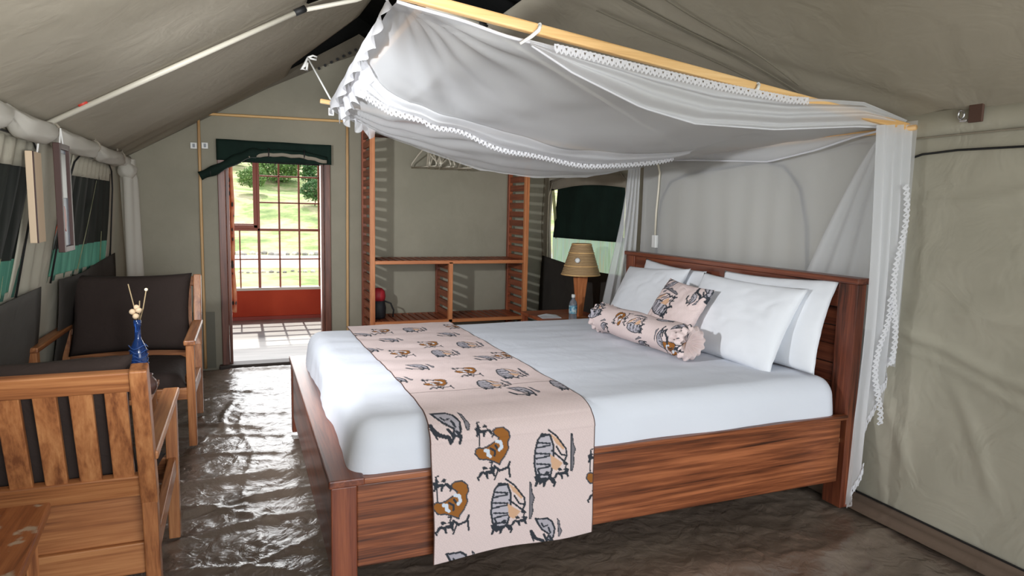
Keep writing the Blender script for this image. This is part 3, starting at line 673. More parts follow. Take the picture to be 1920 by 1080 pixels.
# ---- printed fabric
BASE = np.array([.70, .57, .55]); BROWN = np.array([.30, .115, .025]); BLACKC = np.array([.035, .04, .05]); TAN = np.array([.62, .38, .24]); GREYC = np.array([.30, .28, .31]); PALE = np.array([.62, .68, .76])
def in_poly(x, y, poly):
    c = np.zeros(x.shape, bool); n = len(poly)
    for i in range(n):
        x1, y1 = poly[i]; x2, y2 = poly[(i+1) % n]
        if y1 == y2: continue
        cond = ((y1 > y) != (y2 > y)) & (x < (x2-x1)*(y-y1)/(y2-y1)+x1); c ^= cond
    return c
def near(x, y, pts, w_):
    m = np.zeros(x.shape, bool)
    for (x1, y1), (x2, y2) in zip(pts, pts[1:]):
        dx, dy = x2-x1, y2-y1; tt = np.clip(((x-x1)*dx+(y-y1)*dy)/(dx*dx+dy*dy+1e-9), 0, 1)
        m |= (x-x1-tt*dx)**2+(y-y1-tt*dy)**2 < w_*w_
    return m
FIG = [[(-60, -20), (-30, -35), (-10, -20), (10, -40), (30, -35), (20, -15), (45, -5), (60, 25), (45, 30), (25, 5), (10, 15), (0, 40), (-12, 40), (-8, 10), (-35, 15), (-45, 35), (-58, 32), (-50, 5)]]
def dancer(x, y, cx, cy, s, flip=1):
    X, Y = (x-cx)/s*flip, (y-cy)/s
    return in_poly(X, Y, FIG[0]) & ~(near(X, Y, [(-20, -15), (15, -12)], 5)) | near(X, Y, [(60, 25), (52, 42)], 6) | near(X, Y, [(-30, -35), (-38, -55), (-20, -60)], 5)
def motif(kind, x, y, col):
    # x right, y down, in units where a motif is about 320 tall
    def put(m, c): col[m] = c
    if kind == 'A':
        body = [(-110, 20), (-104, -5), (-88, -12), (-66, -6), (-40, -12), (0, -32), (22, -42), (28, -54), (0, -76), (-5, -94), (18, -110), (58, -108), (86, -84), (93, -48), (80, -26), (84, 12), (60, 55), (38, 78), (32, 96), (-4, 74), (-44, 58), (-82, 54)]
        put(in_poly(x, y, body), BROWN); put(near(x, y, body+[body[0]], 4), BLACKC*1.5)
        put(near(x, y, [(-52, 8), (-34, 10), (-36, 34), (-22, 44)], 9), PALE); put(near(x, y, [(14, -36), (38, -30), (44, 0), (30, 14)], 9), PALE)
        put(near(x, y, [(-20, 0), (6, 18), (2, 42)], 6) | near(x, y, [(8, -14), (18, 4)], 6), BLACKC)
        put(dancer(x, y, -55, -100, .85) | near(x, y, [(-86, -135), (-84, -20)], 4), BLACKC)
        put(dancer(x, y, -45, 130, .9, -1), BLACKC); put(near(x, y, [(0, 100), (30, 130), (78, 118), (90, 90)], 7) | near(x, y, [(84, 118), (90, 172)], 6) | near(x, y, [(20, 128), (0, 176)], 5), BLACKC)
    elif kind == 'B':
        hull = [(-70, -140), (-95, -110), (-112, -50), (-118, 20), (-108, 80), (-84, 140), (-20, 110), (0, 20), (0, -70), (-20, -130)]
        put(in_poly(x, y, hull), GREYC*1.55)
        z = near(x, y, hull+[hull[0]], 6)
        for k in range(8):
            yy = -125+k*30; z |= near(x, y, [(-108+abs(k-3.5)*4, yy), (-20, yy+(14 if k % 2 else -6))], 5) & in_poly(x, y, hull)
        put(z, BLACKC)
        put(in_poly(x, y, [(-20, -140), (30, -100), (72, -45), (60, -35), (10, -88)]) | in_poly(x, y, [(-20, -20), (60, 40), (20, 80), (-10, 60)]), TAN)
        put(near(x, y, [(-30, -160), (20, -120), (80, -40), (86, 0)], 5) | near(x, y, [(-10, -40), (90, 50)], 5) | near(x, y, [(86, 0), (50, -10), (20, -60)], 5) | near(x, y, [(86, 0), (66, 40)], 6), BLACKC)
        put(dancer(x, y, -55, 118, 1.1) | dancer(x, y, 52, 98, .85, -1), BLACKC)
        mt = [(112, -125), (120, -120), (128, -60), (142, -30), (130, 5), (134, 50), (122, 95), (112, 92)]
        put(in_poly(x, y, mt), GREYC*.6); put(near(x, y, mt+[mt[0]], 3), BLACKC)
    else:
        rh = [(-70, -120), (-40, -115), (20, -118), (60, -90), (90, -30), (88, 30), (70, 60), (40, 50), (50, 10), (20, -10), (-10, -30), (-40, -70)]
        put(in_poly(x, y, rh), GREYC*1.35); put(near(x, y, rh+[rh[0]], 7), BLACKC)
        put(near(x, y, [(-20, -80), (0, -50), (30, -60)], 6) | near(x, y, [(40, -40), (60, 0)], 7) | near(x, y, [(10, 10), (40, 60), (20, 95)], 9) | near(x, y, [(60, 30), (85, 60), (75, 100)], 9) | near(x, y, [(-90, -20), (-50, 40), (10, 60), (20, 90)], 12) | near(x, y, [(-90, 0), (-60, 60)], 6), BLACKC)
        mt = [(100, -110), (118, -90), (130, -40), (150, -10), (138, 30), (126, 30), (118, -30)]
        put(in_poly(x, y, mt), GREYC*.7); put(near(x, y, mt+[mt[0]], 3), BLACKC)
def paint(me, X, Y, motifs, unit=.00066, flipy=1):
    n = len(X); col = np.tile(BASE, (n, 1))
    rs = np.random.RandomState(3)
    g1 = np.sin(X*610+np.sin(Y*377))*np.sin(Y*571+np.sin(X*333)); col *= (1+.07*g1)[:, None]
    for kind, cx, cy, rot, sc in motifs:
        dx, dy = X-cx, Y-cy; m = (np.abs(dx) < .16*sc) & (np.abs(dy) < .16*sc); ii = np.where(m)[0]
        if not len(ii): continue
        c, s = math.cos(rot), math.sin(rot); u = (dx[ii]*c+dy[ii]*s)/unit/sc; v_ = (-dx[ii]*s+dy[ii]*c)/unit/sc
        sub = col[ii]; motif(kind, u, v_, sub); col[ii] = sub
    a = me.color_attributes.new('print', 'FLOAT_COLOR', 'POINT')
    rgba = np.ones((n, 4), np.float32); rgba[:, :3] = col; a.data.foreach_set('color', rgba.ravel())
M_print = cloth('printed_cotton', (.6, .45, .4), .85, 9, .12)
at_ = N(M_print, 'ShaderNodeAttribute', attribute_name='print'); L(M_print, at_.outputs['Color'], BS(M_print).inputs['Base Color'])
# runner: path over mattress then down the near side; print coordinate s = distance along path measured from the fold
RX0, RX1 = .578, 1.222
def runner_path():
    pts = []
    y = 4.02
    while y > 2.26: pts.append((y, .630)); y -= .004
    for k in range(1, 40):
        a = k/40*PI/2; pts.append((2.26-.145*math.sin(a), .630-.085*(1-math.cos(a))))
    z = .545
    while z > .113: pts.append((2.115-.004*math.sin((z-.1)*8), z)); z -= .0028
    return pts
pp = runner_path(); ss = [0]
for a, b in zip(pp, pp[1:]): ss.append(ss[-1]+math.hypot(a[0]-b[0], a[1]-b[1]))
nu = 250; nv = len(pp)-1
vs = []; SX = []; SY = []
for j, (y, z) in enumerate(pp):
    for i in range(nu+1):
        u = i/nu; x = lerp(RX0, RX1, u); top = z > .6
        wig = .004*nz(x*5, ss[j]*3) + (.0)
        if top: xx = x+.010*math.sin(y*3.0)*(1-u); q = (xx, y, z+mfn(Vector((xx, min(max(y, 2.25), 3.95), .622))).z-.622+.003+.0015*nz(x*14, y*14))
        else:
            k = smooth01((.60-z)/.4); q = (x+.012*k*(1-u)*1.0-.0*k, y-.010*k*(.5+.5*math.sin(u*9+1.2))+wig*k-.01*k*max(0, (u-.7))*2*math.sin(z*12), z+.020*u*smooth01((.3-z)/.2)+.006*math.sin(u*5)*smooth01((.2-z)/.1))
        vs.append(q); SX.append(x); SY.append(ss[j])
fs = [(j*(nu+1)+i, j*(nu+1)+i+1, (j+1)*(nu+1)+i+1, (j+1)*(nu+1)+i) for j in range(nv) for i in range(nu)]
me = bpy.data.meshes.new('bed_runner'); me.from_pydata(vs, [], fs); me.update()
s_of_y = lambda y: 4.02-y
s_of_z = lambda z: ss[-1]-(z-.113)
mot = [('C', .64, s_of_z(.60), 0, .9), ('A', .812, s_of_z(.508), 0, 1), ('B', 1.046, s_of_z(.446), 0, 1), ('A', .650, s_of_z(.334), 0, 1), ('B', .875, s_of_z(.282), 0, 1),
       ('C', 1.005, s_of_z(.150), .1, .8), ('C', .66, s_of_z(.07), .1, .9), ('A', 1.262, s_of_z(.357), 0, 1)]
for k, x, y in [('C', .713, 2.857), ('C', .575, 3.282), ('A', .721, 3.183), ('A', .724, 2.58), ('A', .907, 2.73), ('A', .916, 3.364), ('C', .731, 3.514), ('B', .924, 3.123), ('B', 1.111, 3.289), ('C', 1.074, 2.943), ('B', 1.092, 2.651), ('B', .946, 2.50), ('C', 1.01, 2.34), ('C', .565, 2.669), ('B', .938, 3.80), ('C', 1.076, 3.593), ('A', 1.2, 3.0), ('A', .75, 3.80), ('C', .62, 3.7), ('A', 1.20, 3.85), ('B', 1.24, 2.40)]:
    mot.append((k, x, s_of_y(y), 0, .80))
SXa, SYa = np.array(SX), np.array(SY)
paint(me, SXa, SYa, mot)
a = me.color_attributes['print']; buf = np.empty(len(vs)*4, np.float32); a.data.foreach_get('color', buf); buf = buf.reshape(-1, 4)
buf[(np.abs(SYa-s_of_y(2.46)) < .003) | (SXa < RX0+.0035) | (SXa > RX1-.0035)] = (.09, .045, .035, 1); a.data.foreach_set('color', buf.ravel())
tag(link('bed_runner', me, M_print, smooth=True, solid=.002), 'pink bed runner printed with brown and black safari animals, draped over the bed side', 'bed runner')

# ---- pillows
def pillow_mesh(w_, h_, th, nu=44, nv=34, seed=0, flange=.0, puff=2.2):
    vs = []; fs = []
    for side in (1, -1):
        for j in range(nv+1):
            for i in range(nu+1):
                u, v_ = i/nu*2-1, j/nv*2-1
                e = (1-abs(u)**puff)*(1-abs(v_)**puff); e = max(e, 0)**.5
                pin = 1-.07*(1-abs(v_)**2)*abs(u)**3; pin2 = 1-.07*(1-abs(u)**2)*abs(v_)**3
                z = side*th/2*e
                z += side*e*th*(.10*nz(u*1.5+seed, v_*1.5, side)-.10*math.exp(-((nz(u*1.2+v_*1.0+seed, v_*1.6-u*.6, side*3))/.05)**2)*abs(u*v_+.2))
                c = abs(u*v_)**3
                vs.append((u*w_/2*pin, v_*h_/2*pin2, z+.003*nz(u*6, v_*6, seed)))
    n = (nu+1)*(nv+1)
    for s_ in (0, 1):
        for j in range(nv):
            for i in range(nu):
                a = s_*n+j*(nu+1)+i; f = (a, a+1, a+nu+2, a+nu+1); fs.append(f if s_ == 0 else f[::-1])
    me = bpy.data.meshes.new('pillow'); me.from_pydata(vs, [], fs); me.update()
    b_ = bmesh.new(); b_.from_mesh(me); bmesh.ops.remove_doubles(b_, verts=b_.verts, dist=.0008); b_.to_mesh(me); b_.free()
    return me
def place(o, bottom, lean, yaw=0, roll=0):
    # width along world -Y, height leaning up towards +X
    # local x -> -Y, local y -> up/lean (+X), local z -> -X
    a = lean; M = Matrix(((0, math.cos(a), -math.sin(a)), (-1, 0, 0), (0, math.sin(a), math.cos(a))))
    R_ = Matrix.Rotation(yaw, 3, 'Z') @ M @ Matrix.Rotation(roll, 3, 'Z')
    o.matrix_world = Matrix.Translation(bottom) @ R_.to_4x4()
def pil(lab, c, w_, h_, th, lean, yaw, roll, seed):
    me = pillow_mesh(w_, h_, th, seed=seed); o = link('pillow', me, M_pillow, smooth=True); place(o, Vector(c), lean, yaw, roll)
    tag(o, lab, 'pillow', 'white bed pillows'); return o
D = math.radians
pil('rear white pillow of the near pair against the headboard', (2.475, 2.60, .835), .74, .46, .11, D(72), D(3), D(2), 1)
pil('front white pillow of the near pair, leaning on the one behind', (2.36, 2.70, .815), .72, .46, .15, D(62), D(4), D(-1), 2)
pil('rear white pillow of the far pair against the headboard', (2.495, 3.50, .82), .70, .44, .10, D(76), D(-3), D(-2), 3)
pil('front white pillow of the far pair behind the patterned cushion', (2.39, 3.58, .81), .70, .45, .15, D(62), D(-3), D(4), 4)
# square cushion
me = pillow_mesh(.40, .40, .12, 130, 130, 5); 
co = np.empty(len(me.vertices)*3); me.vertices.foreach_get('co', co); co = co.reshape(-1, 3)
bk = co[:, 2] < 0
paint(me, co[:, 0]+bk*0, -co[:, 1], [('B', -.065, -.035, -1.4, 1.0), ('C', -.14, -.16, 1.2, .7), ('C', .115, -.10, .4, .5), ('C', .15, -.17, 0, .8), ('A', -.18, .14, .5, .8), ('C', .17, .13, 1.6, .8)])
o = link('cushion', me, M_print, smooth=True); place(o, Vector((2.20, 3.00, .80)), D(58), D(2), D(-4)); tag(o, 'square pink safari print cushion between the pillow pairs', 'cushion')
# bolster
pa, pb = Vector((2.055, 2.66, .715)), Vector((2.03, 3.48, .715)); ax = (pb-pa); LN = ax.length
def bol(prof, nn, name):
    vs = []; X = []; Y = []; m = len(prof)
    for i, (r, s_) in enumerate(prof):
        for k in range(nn):
            a = 2*PI*k/nn; rr = r*(1+(.05*nz(s_*9, math.cos(a)*2, math.sin(a)*2)))+ (.006*math.sin(a*13) if (s_ < .045 or s_ > LN-.045) else 0)
            vs.append((rr*math.cos(a), s_, rr*math.sin(a)*.96)); X.append(s_); Y.append(a*.085)
    fs = [(i*nn+k, i*nn+(k+1) % nn, (i+1)*nn+(k+1) % nn, (i+1)*nn+k) for i in range(m-1) for k in range(nn)]
    return vs, fs, np.array(X), np.array(Y)
ns = 300; prof = []
for i in range(ns+1):
    s_ = -.03+(LN+.06)*i/ns; e = min(s_+.03, LN+.03-s_)
    if e < .03: r = .070+.022*math.sin(e/.03*PI*.5+.0)*1.0
    elif e < .075: r = .092-.016*math.sin((e-.03)/.045*PI)
    else: r = .086+.003*math.sin(s_*17)
    prof.append((r, s_))
prof = [(.002, .02), (.05, .0)]+prof+[(.05, LN), (.002, LN-.02)]
vs, fs, X, Y = bol(prof, 190, 'bolster'); me = bpy.data.meshes.new('bolster'); me.from_pydata(vs, [], fs); me.update()
A_ = lambda a: a*.085
paint(me, X, -Y, [('A', .52, -A_(2.5), 1.5, .70), ('B', .36, -A_(2.6), 1.5, .70), ('B', .80, -A_(2.4), 1.2, .75), ('A', .86, -A_(2.0), 1.4, .7), ('A', .05, -A_(3.6), 1.2, .75), ('C', .10, -A_(3.0), .4, .75), ('C', .66, -A_(3.6), 1.5, .6), ('C', .02, -A_(2.0), 1.5, .6), ('B', .2, -A_(1.2), 1.4, .7), ('A', .6, -A_(1.0), 1.4, .7), ('C', .3, -A_(4.2), 1.4, .7)])
o = link('bolster', me, M_print, smooth=True, loc=pa); o.rotation_euler = (0, 0, math.atan2(-ax.x, ax.y)); tag(o, 'pink safari print bolster with ruffled ends in front of the pillows', 'bolster')

# ------------------------------------------------------------ bedside table, lamp, bottle
t = thing('bedside_table', 'dark wooden bedside table in the corner beyond the bed', 'table', (2.42, 4.55, 0))
MB().box(-.30, .22, -.20, .42, .50, .525).build('table_top', shelf['x'], t, bevel=.004)
for sx in (-.27, .19):
    for sy in (-.17, .39): MB().box(sx-.02, sx+.02, sy-.02, sy+.02, 0, .50).build('leg', shelf['z'], t, bevel=.003)
MB().box(-.27, .19, -.18, -.16, .42, .50).build('apron', shelf['x'], t, bevel=.002)
t = thing('table_lamp', 'table lamp with woven cane cone shade and tapered wooden base', 'lamp', (2.43, 4.52, .525))
MB().box(-.05, .05, -.05, .05, 0, .018).build('foot', edgew['x'], t, bevel=.004)
mb = MB(); 
for z, r in ((.015, .020), (.36, .045)):
    for sx, sy in ((-1, -1), (1, -1), (1, 1), (-1, 1)): mb.v.append(Vector((sx*r, sy*r, z)))
mb.f += [(0, 1, 5, 4), (1, 2, 6, 5), (2, 3, 7, 6), (3, 0, 4, 7), (4, 5, 6, 7), (3, 2, 1, 0)]
mb.build('lamp_stem', edgew['z'], t, bevel=.003)
M_cane = mat('woven_cane', (.42, .27, .13), .7); v = coords(M_cane, (1, 1, 1), False)
wv = N(M_cane, 'ShaderNodeTexWave', Scale=28.0, Distortion=1.0, bands_direction='Z'); L(M_cane, v, wv.inputs['Vector'])
L(M_cane, ramp(M_cane, wv.outputs[0], [(.2, (.28, .16, .07)), (.8, (.55, .38, .20))]), BS(M_cane).inputs['Base Color']); bump(M_cane, wv.outputs[0], .6, .006)
shp = [(.150+(.072-.150)*k/24+.0018*(k % 2), .34+.245*k/24) for k in range(25)]
SHD = MB().lathe(shp, n=40, cap=False).build('lamp_shade', M_cane, t, smooth=True, solid=.004)
for z, r in ((.345, .151), (.415, .130), (.515, .098), (.58, .076)): MB().tube([(r*math.cos(a), r*math.sin(a), z) for a in [2*PI*k/32 for k in range(32)]], .004, 6, closed=True).build('band', pine_x, SHD, smooth=True)
sh_ = MB().lathe([(.001, 0), (.016, .003), (.022, .008), (.014, .014), (.001, .016)], n=12)
o = sh_.build('shell_ornament', M_white, SHD, smooth=True); o.location = (-.075, -.085, .46); o.rotation_euler = (1.3, 0, -.7)
t = thing('water_bottle', 'clear plastic water bottle with blue label on the bedside table', 'bottle', (2.27, 4.30, .5))
t.location = (2.30, 4.38, .525)
gl = mat('clear_plastic', (.55, .65, .75), .1); BS(gl).inputs['Transmission Weight'].default_value = .75
MB().lathe([(.028, 0), (.031, .01), (.029, .06), (.031, .13), (.026, .155), (.012, .175), (.012, .19)], n=20).build('bottle_body', gl, t, smooth=True)
lb = mat('blue_label', (.25, .5, .62), .5); v = coords(lb, (1, 1, 1), False); vo = N(lb, 'ShaderNodeTexNoise', Scale=30.0); L(lb, v, vo.inputs['Vector']); L(lb, ramp(lb, vo.outputs[0], [(.4, (.75, .82, .85)), (.55, (.15, .42, .55)), (.7, (.05, .12, .3))]), BS(lb).inputs['Base Color'])
MB().lathe([(.0315, .065), (.0318, .07), (.0318, .12), (.0315, .125)], n=20, cap=False).build('label', lb, t, smooth=True)
MB().lathe([(.014, .185), (.0145, .188), (.0145, .208), (.012, .21)], n=16).build('cap', M_white, t, smooth=True)
paper = mat('paper', (.7, .72, .78), .7)
tag(MB().prism([(-.09, -.06, 0), (.07, -.07, 0), (.08, .05, .004), (0, .06, .014), (-.08, .05, .004)], (0, 0, .004)).build('paper_leaflet', paper, loc=(2.22, 4.62, .527)), 'white leaflet lying on the bedside table left of the lamp', 'paper')
tag(MB().box(-.04, .04, -.03, .03, 0, .02).build('tissue_packet', mat('teal_wrap', (.12, .42, .45), .4), bevel=.006, loc=(2.42, 4.36, .526)), 'small teal packet beside the water bottle', 'packet')
# socket hanging on cable behind the headboard
t = thing('hanging_socket', 'white extension socket hanging on its cable over the headboard', 'socket', (2.66, 3.88, 1.16))
MB().box(-.012, .012, -.024, .024, -.045, .045).build('socket_body', M_white, t, bevel=.005)
MB().tube([(0, 0, .045), (0, .0, .20), (0, -.015, .36), (0, -.02, .47), (0, 0, .52), (0, .04, .555), (0, .10, .565), (0, .2, .55)], .007, 8).build('cable', M_cream, t, smooth=True)

# ------------------------------------------------------------ canopy frame and mosquito net
def poleZ(x): return 2.042-.111*x
t = thing('canopy_pole_frame', 'pine pole frame hung above the bed to carry the mosquito net', 'canopy frame', (.45, 2.05, 1.97))
o = Vector(t.location)
def cyl(a, b, r, m, nm='pole'): return MB().tube([Vector(a)-o, (Vector(a)+Vector(b))/2-o, Vector(b)-o], r, 12).build(nm, m, t, smooth=True)
MB().beam(Vector((.38, 2.05, poleZ(.38)))-o, Vector((2.70, 2.05, poleZ(2.70)))-o, .030, .034).build('pole', pine_x, t, bevel=.006)
MB().beam(W(600, 189, 1, 4.10)-o, Vector((2.68, 4.10, 1.735))-o, .026, .026).build('pole', pine_x, t, bevel=.006)
cyl((2.655, 2.0, 1.74), (2.64, 4.15, 1.725), .012, pine_y); cyl((.56, 2.0, 2.01), (.60, 4.15, 2.03), .012, pine_y)
# cord tied from roof to frame end
t = thing('tie_cord', 'white cord with a bow tying the canopy frame to the tent roof', 'cord', W(577, 108, 1, 4.3)); o = Vector(t.location)
MB().tube([(0, 0, 0), W(622, 190, 1, 4.12)-o], .0055, 8).build('cord', M_rope, t, smooth=True)
q = W(622, 196, 1, 4.10)-o
MB().tube([q+Vector((.0, .022*math.cos(a), .022*math.sin(a))) for a in [2*PI*k/12 for k in range(12)]], .007, 6, closed=True).build('knot', M_rope, t, smooth=True)
MB().box(q.x-.02, q.x+.012, q.y-.01, q.y+.0, q.z-.065, q.z-.02).build('tape', M_white, t, bevel=.003)
MB().tube([(0, 0, 0), (.03, 0, .015), (.055, 0, .01), (.05, 0, -.008), (.01, 0, -.003)], .006, 6).build('bow_loop', M_rope, t, smooth=True)
MB().tube([(0, 0, 0), (-.02, 0, -.05), (-.035, 0, -.07), (-.005, 0, -.075), (0, 0, -.03)], [.006, .010, .012, .010, .006], 6).build('bow_loop', M_rope, t, smooth=True)

t = thing('mosquito_net', 'white mosquito net bunched up over the pole frame with lace hems', 'mosquito net', (.45, 2.05, 1.95)); NO = Vector(t.location)
def sheet(P, nu, nv, nm, m, lab=None):
    ob = MB().grid(lambda u, v: Vector(P(u, v))-NO, nu, nv).build(nm, m, t, smooth=True)
    if lab: ob['label'] = lab
    return ob
near_e = [(.0, .45, 1.972), (.08, .63, 1.935), (.19, .862, 1.898), (.22, .93, 1.893), (.30, 1.113, 1.862), (.45, 1.42, 1.838), (.62, 1.814, 1.805), (.75, 2.084, 1.802), (.88, 2.40, 1.80), (1., 2.655, 1.755)]
far_e = [(.0, .50, 1.93), (.06, .585, 1.885), (.14, .80, 1.80), (.27, 1.069, 1.716), (.44, 1.422, 1.615), (.60, 1.797, 1.582), (.80, 2.197, 1.60), (1., 2.65, 1.69)]
def curve(c, u):
    x = interp([(a, b) for a, b, _ in c], u); z = interp([(a, d) for a, _, d in c], u); return x, z
def smc(c, u, h=.03):
    s = [curve(c, min(1, max(0, u+k*h))) for k in (-1, 0, 1)]; return (s[0][0]+s[1][0]*2+s[2][0])/4, (s[0][1]+s[1][1]*2+s[2][1])/4
def canopy(u, v):
    x0, z0 = smc(near_e, u) if 0 < u < 1 else curve(near_e, u); x1, z1 = smc(far_e, u) if 0 < u < 1 else curve(far_e, u)
    y = lerp(2.07, 4.06, v)
    x = lerp(x0, x1, v); z = lerp(z0, z1, v)
    sag = .10*math.sin(PI*v)*math.sin(PI*min(1, u*1.15+.03))**.6 if u < .84 else .10*math.sin(PI*v)*math.sin(PI*min(1, .84*1.15+.03))**.6*(1-(u-.84)/.16)
    z -= max(sag, 0)*.55
    if u < .12: z += .10*math.sin(PI*v)*(1-u/.12)          # left edge rides on the side pole
    if u < .12: x += .04*math.sin(PI*v)*(1-u/.12)
    # radiating creases from the two left corners, and along-folds near the far swag
    for cx, cy, am, kk in ((.0, 1.0, .016, 22), (.0, .0, .012, 26)):
        dx, dy = u*1.3, (v-cy); rr = math.hypot(dx, dy); th = math.atan2(abs(dy), dx+1e-6)
        z += am*math.sin(th*kk+2.2*nz(rr*2, th*3, cx))*math.exp(-rr*1.6)*smooth_l(rr/.12)
    z += .008*math.sin(v*38+3*nz(u*2.2, v*2))*smooth01((v-.55)/.3)*smooth_l(1-abs(u-.6)*1.2)
    z += .012*nz(u*3, v*4, 3)+.005*nz(u*9, v*14, 6)
    return x, y, z
sheet(canopy, 170, 110, 'canopy', M_net)
# far swag: extra layer hanging from the far pole
def farsw(u, v):
    x1, z1 = curve(far_e, u); zp = poleZ(x1)-.06
    z = lerp(zp, z1-.012, v); b_ = .03*math.sin(PI*v)
    return x1, 4.08-b_*math.sin(v*19+u*5)+.03*math.sin(v*9+3*u), z+.004*nz(u*20, v*5)
sheet(farsw, 120, 26, 'far_swag', M_veil)
# near curtain rolled over: bright doubled swag towards the right
ns_b = [(.0, .90, 1.893), (.10, 1.053, 1.822), (.26, 1.336, 1.728), (.40, 1.572, 1.688), (.58, 1.957, 1.692), (.80, 2.386, 1.733), (1., 2.65, 1.745)]
ns_t = [(.0, .88, 1.905), (.10, 1.06, 1.888), (.26, 1.36, 1.858), (.40, 1.62, 1.835), (.58, 1.957, 1.815), (.80, 2.386, 1.828), (1., 2.66, 1.775)]
def nsw(u, v):
    xa, za = curve(ns_t, u); xb, zb = curve(ns_b, u)
    bl = math.sin(PI*u)**.5 if 0 < u < 1 else 0
    return lerp(xa, xb, v), 2.045+.05*math.sin(PI*v)*bl*-1+.012*math.sin(v*21+u*6+2*nz(u*3, v*2))*bl+.03*v, lerp(za, zb, v)
sheet(nsw, 130, 40, 'near_swag', M_net2, 'doubled bright fold along the near pole')
# middle swag with lace hem
ms_b = [(.0, .53, 1.885), (.10, .66, 1.815), (.25, .95, 1.765), (.42, 1.27, 1.740), (.62, 1.62, 1.738), (.82, 1.98, 1.775), (1., 2.31, 1.840)]
def csurf_z(x, y):
    v_ = (y-2.07)/1.99; u0 = 0; best = None
    lo, hi = 0., 1.
    for _ in range(16):
        m_ = (lo+hi)/2
        if canopy(m_, v_)[0] < x: lo = m_
        else: hi = m_
    return canopy(lo, v_)[2]
def msw(u, v):
    xb, zb = curve(ms_b, u); yb = 3.22; yt = lerp(3.17, 2.98, smooth01(u/.35)); xt = xb*.985
    zt_ = csurf_z(xt, yt)+.004
    zb = min(zb, csurf_z(xb, yb)-.016); zt_ -= .010
    return lerp(xt, xb, v), lerp(yt, yb, v)-.012*math.sin(v*14+u*3), lerp(zt_, zb, v)-.012*math.sin(PI*v)
MSW = sheet(msw, 90, 18, 'middle_swag', M_net2, 'net fold ending in the lace hem')
M_laceh = M_lace
def lace_strip(path, w_, nm='lace_trim', teeth=60, dirv=None, m=M_laceh):
    # path: function u-> Vector; scalloped strip hanging down from it, with open holes
    mb = MB(); nu_ = teeth*6; nvv = 4
    for i in range(nu_+1):
        u = i/nu_; p = path(u)-NO; d = dirv(u) if dirv else Vector((0, 0, -1))
        sc = .70+.30*abs(math.sin(PI*u*teeth))
        for j in range(nvv+1): mb.v.append(p+d*(w_*sc*j/nvv)+Vector((0, .003*math.sin(u*teeth*6.28+j), 0)))
    for i in range(nu_):
        for j in range(nvv):
            if j in (1, 2) and (i % 6) in (2, 3) and (i//6 + j) % 2: continue
            a = i*(nvv+1)+j; mb.f.append((a, a+1, a+nvv+2, a+nvv+1))
    return mb.build(nm, m, t, smooth=True)
lace_strip(lambda u: Vector(msw(u*.999, 1.))+Vector((0, -.012, .010)), .038, teeth=90)
# lace 2 below near edge, lying on the doubled fold
lace_strip(lambda u: Vector((lerp(.95, 2.05, u), 2.00, curve(ns_t, lerp(.05, .63, u))[1]-.005)), .030, teeth=64)
# ruffled lace down the left edge
def ruf(u, v):
    x, y, z = canopy(0, u); k = v*(.05+.025*abs(nz(u*12, 0)))*smooth_l(u*3)
    return x-.012-.018*math.sin(u*55)*v, y+.01*math.cos(u*60)*v, z+.02-k*1.4
sheet(ruf, 160, 8, 'lace_ruffle', M_lace)
def ruf2(u, v):
    x, y, z = canopy(0, .55+.45*u)
    return x+.02+.03*v+.02*math.sin(u*40)*v, y-.05+.01*math.cos(u*37), z-.005-.09*v+.012*math.sin(u*47)
sheet(ruf2, 90, 8, 'lace_ruffle', M_lace)
# hanging corner bunch at left end below pole
def bunch(u, v):
    a = u*PI*1.3; x, y, z = canopy(.02+.10*u, .97)
    return x+.01*math.sin(u*40), 4.03+.04*math.sin(u*33)*v, z+.01-(.085-.02*u)*v*(.8+.3*math.sin(u*23))
sheet(bunch, 80, 10, 'lace_ruffle', M_curt)
# ties from near pole to net edge
for px, py, qx, qy in ((1010, 54, 975, 82), (1420, 164, 1398, 182)):
    a, b = W(px, py, 1, 2.03), W(qx, qy, 1, 2.05)
    mb = MB().tube([a-NO+Vector((.004, -.004, .012)), a-NO+Vector((-.002, -.004, -.006)), (a+b)/2-NO+Vector((.004, -.006, -.002)), b-NO], [.006, .007, .0065, .005], 8)
    mb.tube([a-NO+Vector((.004, -.002, .014)), a-NO+Vector((.006, .02, .016))], .006, 6); mb.build('tie', M_rope, t, smooth=True)
# thin seam cords seen on the net
for pts, yy in (([(870, 255), (905, 285), (945, 302), (990, 306), (1025, 296), (1060, 268)], 3.85), ([(1165, 252), (1190, 275), (1218, 300)], 3.7)):
    MB().tube([W(px, py, 1, yy)-NO for px, py in pts], .0055, 6).build('seam_tape', M_lace, t, smooth=True)
MB().tube([Vector(canopy(k/60, 0))-NO for k in range(61)], .006, 6).build('edge_binding', M_lace, t, smooth=True)
MB().tube([Vector(ns_) for ns_ in [Vector((curve(ns_b, k/40)[0], 2.07, curve(ns_b, k/40)[1]))-NO for k in range(41)]], .004, 6).build('edge_binding', M_lace, t, smooth=True)
# back veil behind the headboard on the wall side, with hem curve
hem = [(.0, 2.05, 1.750), (.12, 2.278, 1.722), (.24, 2.489, 1.680), (.42, 2.807, 1.642), (.75, 3.447, 1.690), (1., 4.08, 1.727)]
def veil(u, v):
    y, z = curve(hem, u)
    return 2.675+.006*math.sin(u*60+2*nz(u*4, v*2))*(.3+v), y, lerp(1.735, .50, v)
sheet(veil, 110, 30, 'veil', M_veil, 'sheer net panel hanging behind the headboard')
def veil_top(u, v):
    y, z = curve(hem, u); return 2.64-.02*math.sin(PI*v), y, lerp(1.74, z, v)-.0
sheet(veil_top, 80, 6, 'veil_hem', M_curt)
MB().tube([Vector((2.62, curve(hem, k/40)[0], curve(hem, k/40)[1]))-NO for k in range(41)], .005, 6).build('hem_seam', M_lace, t, smooth=True)
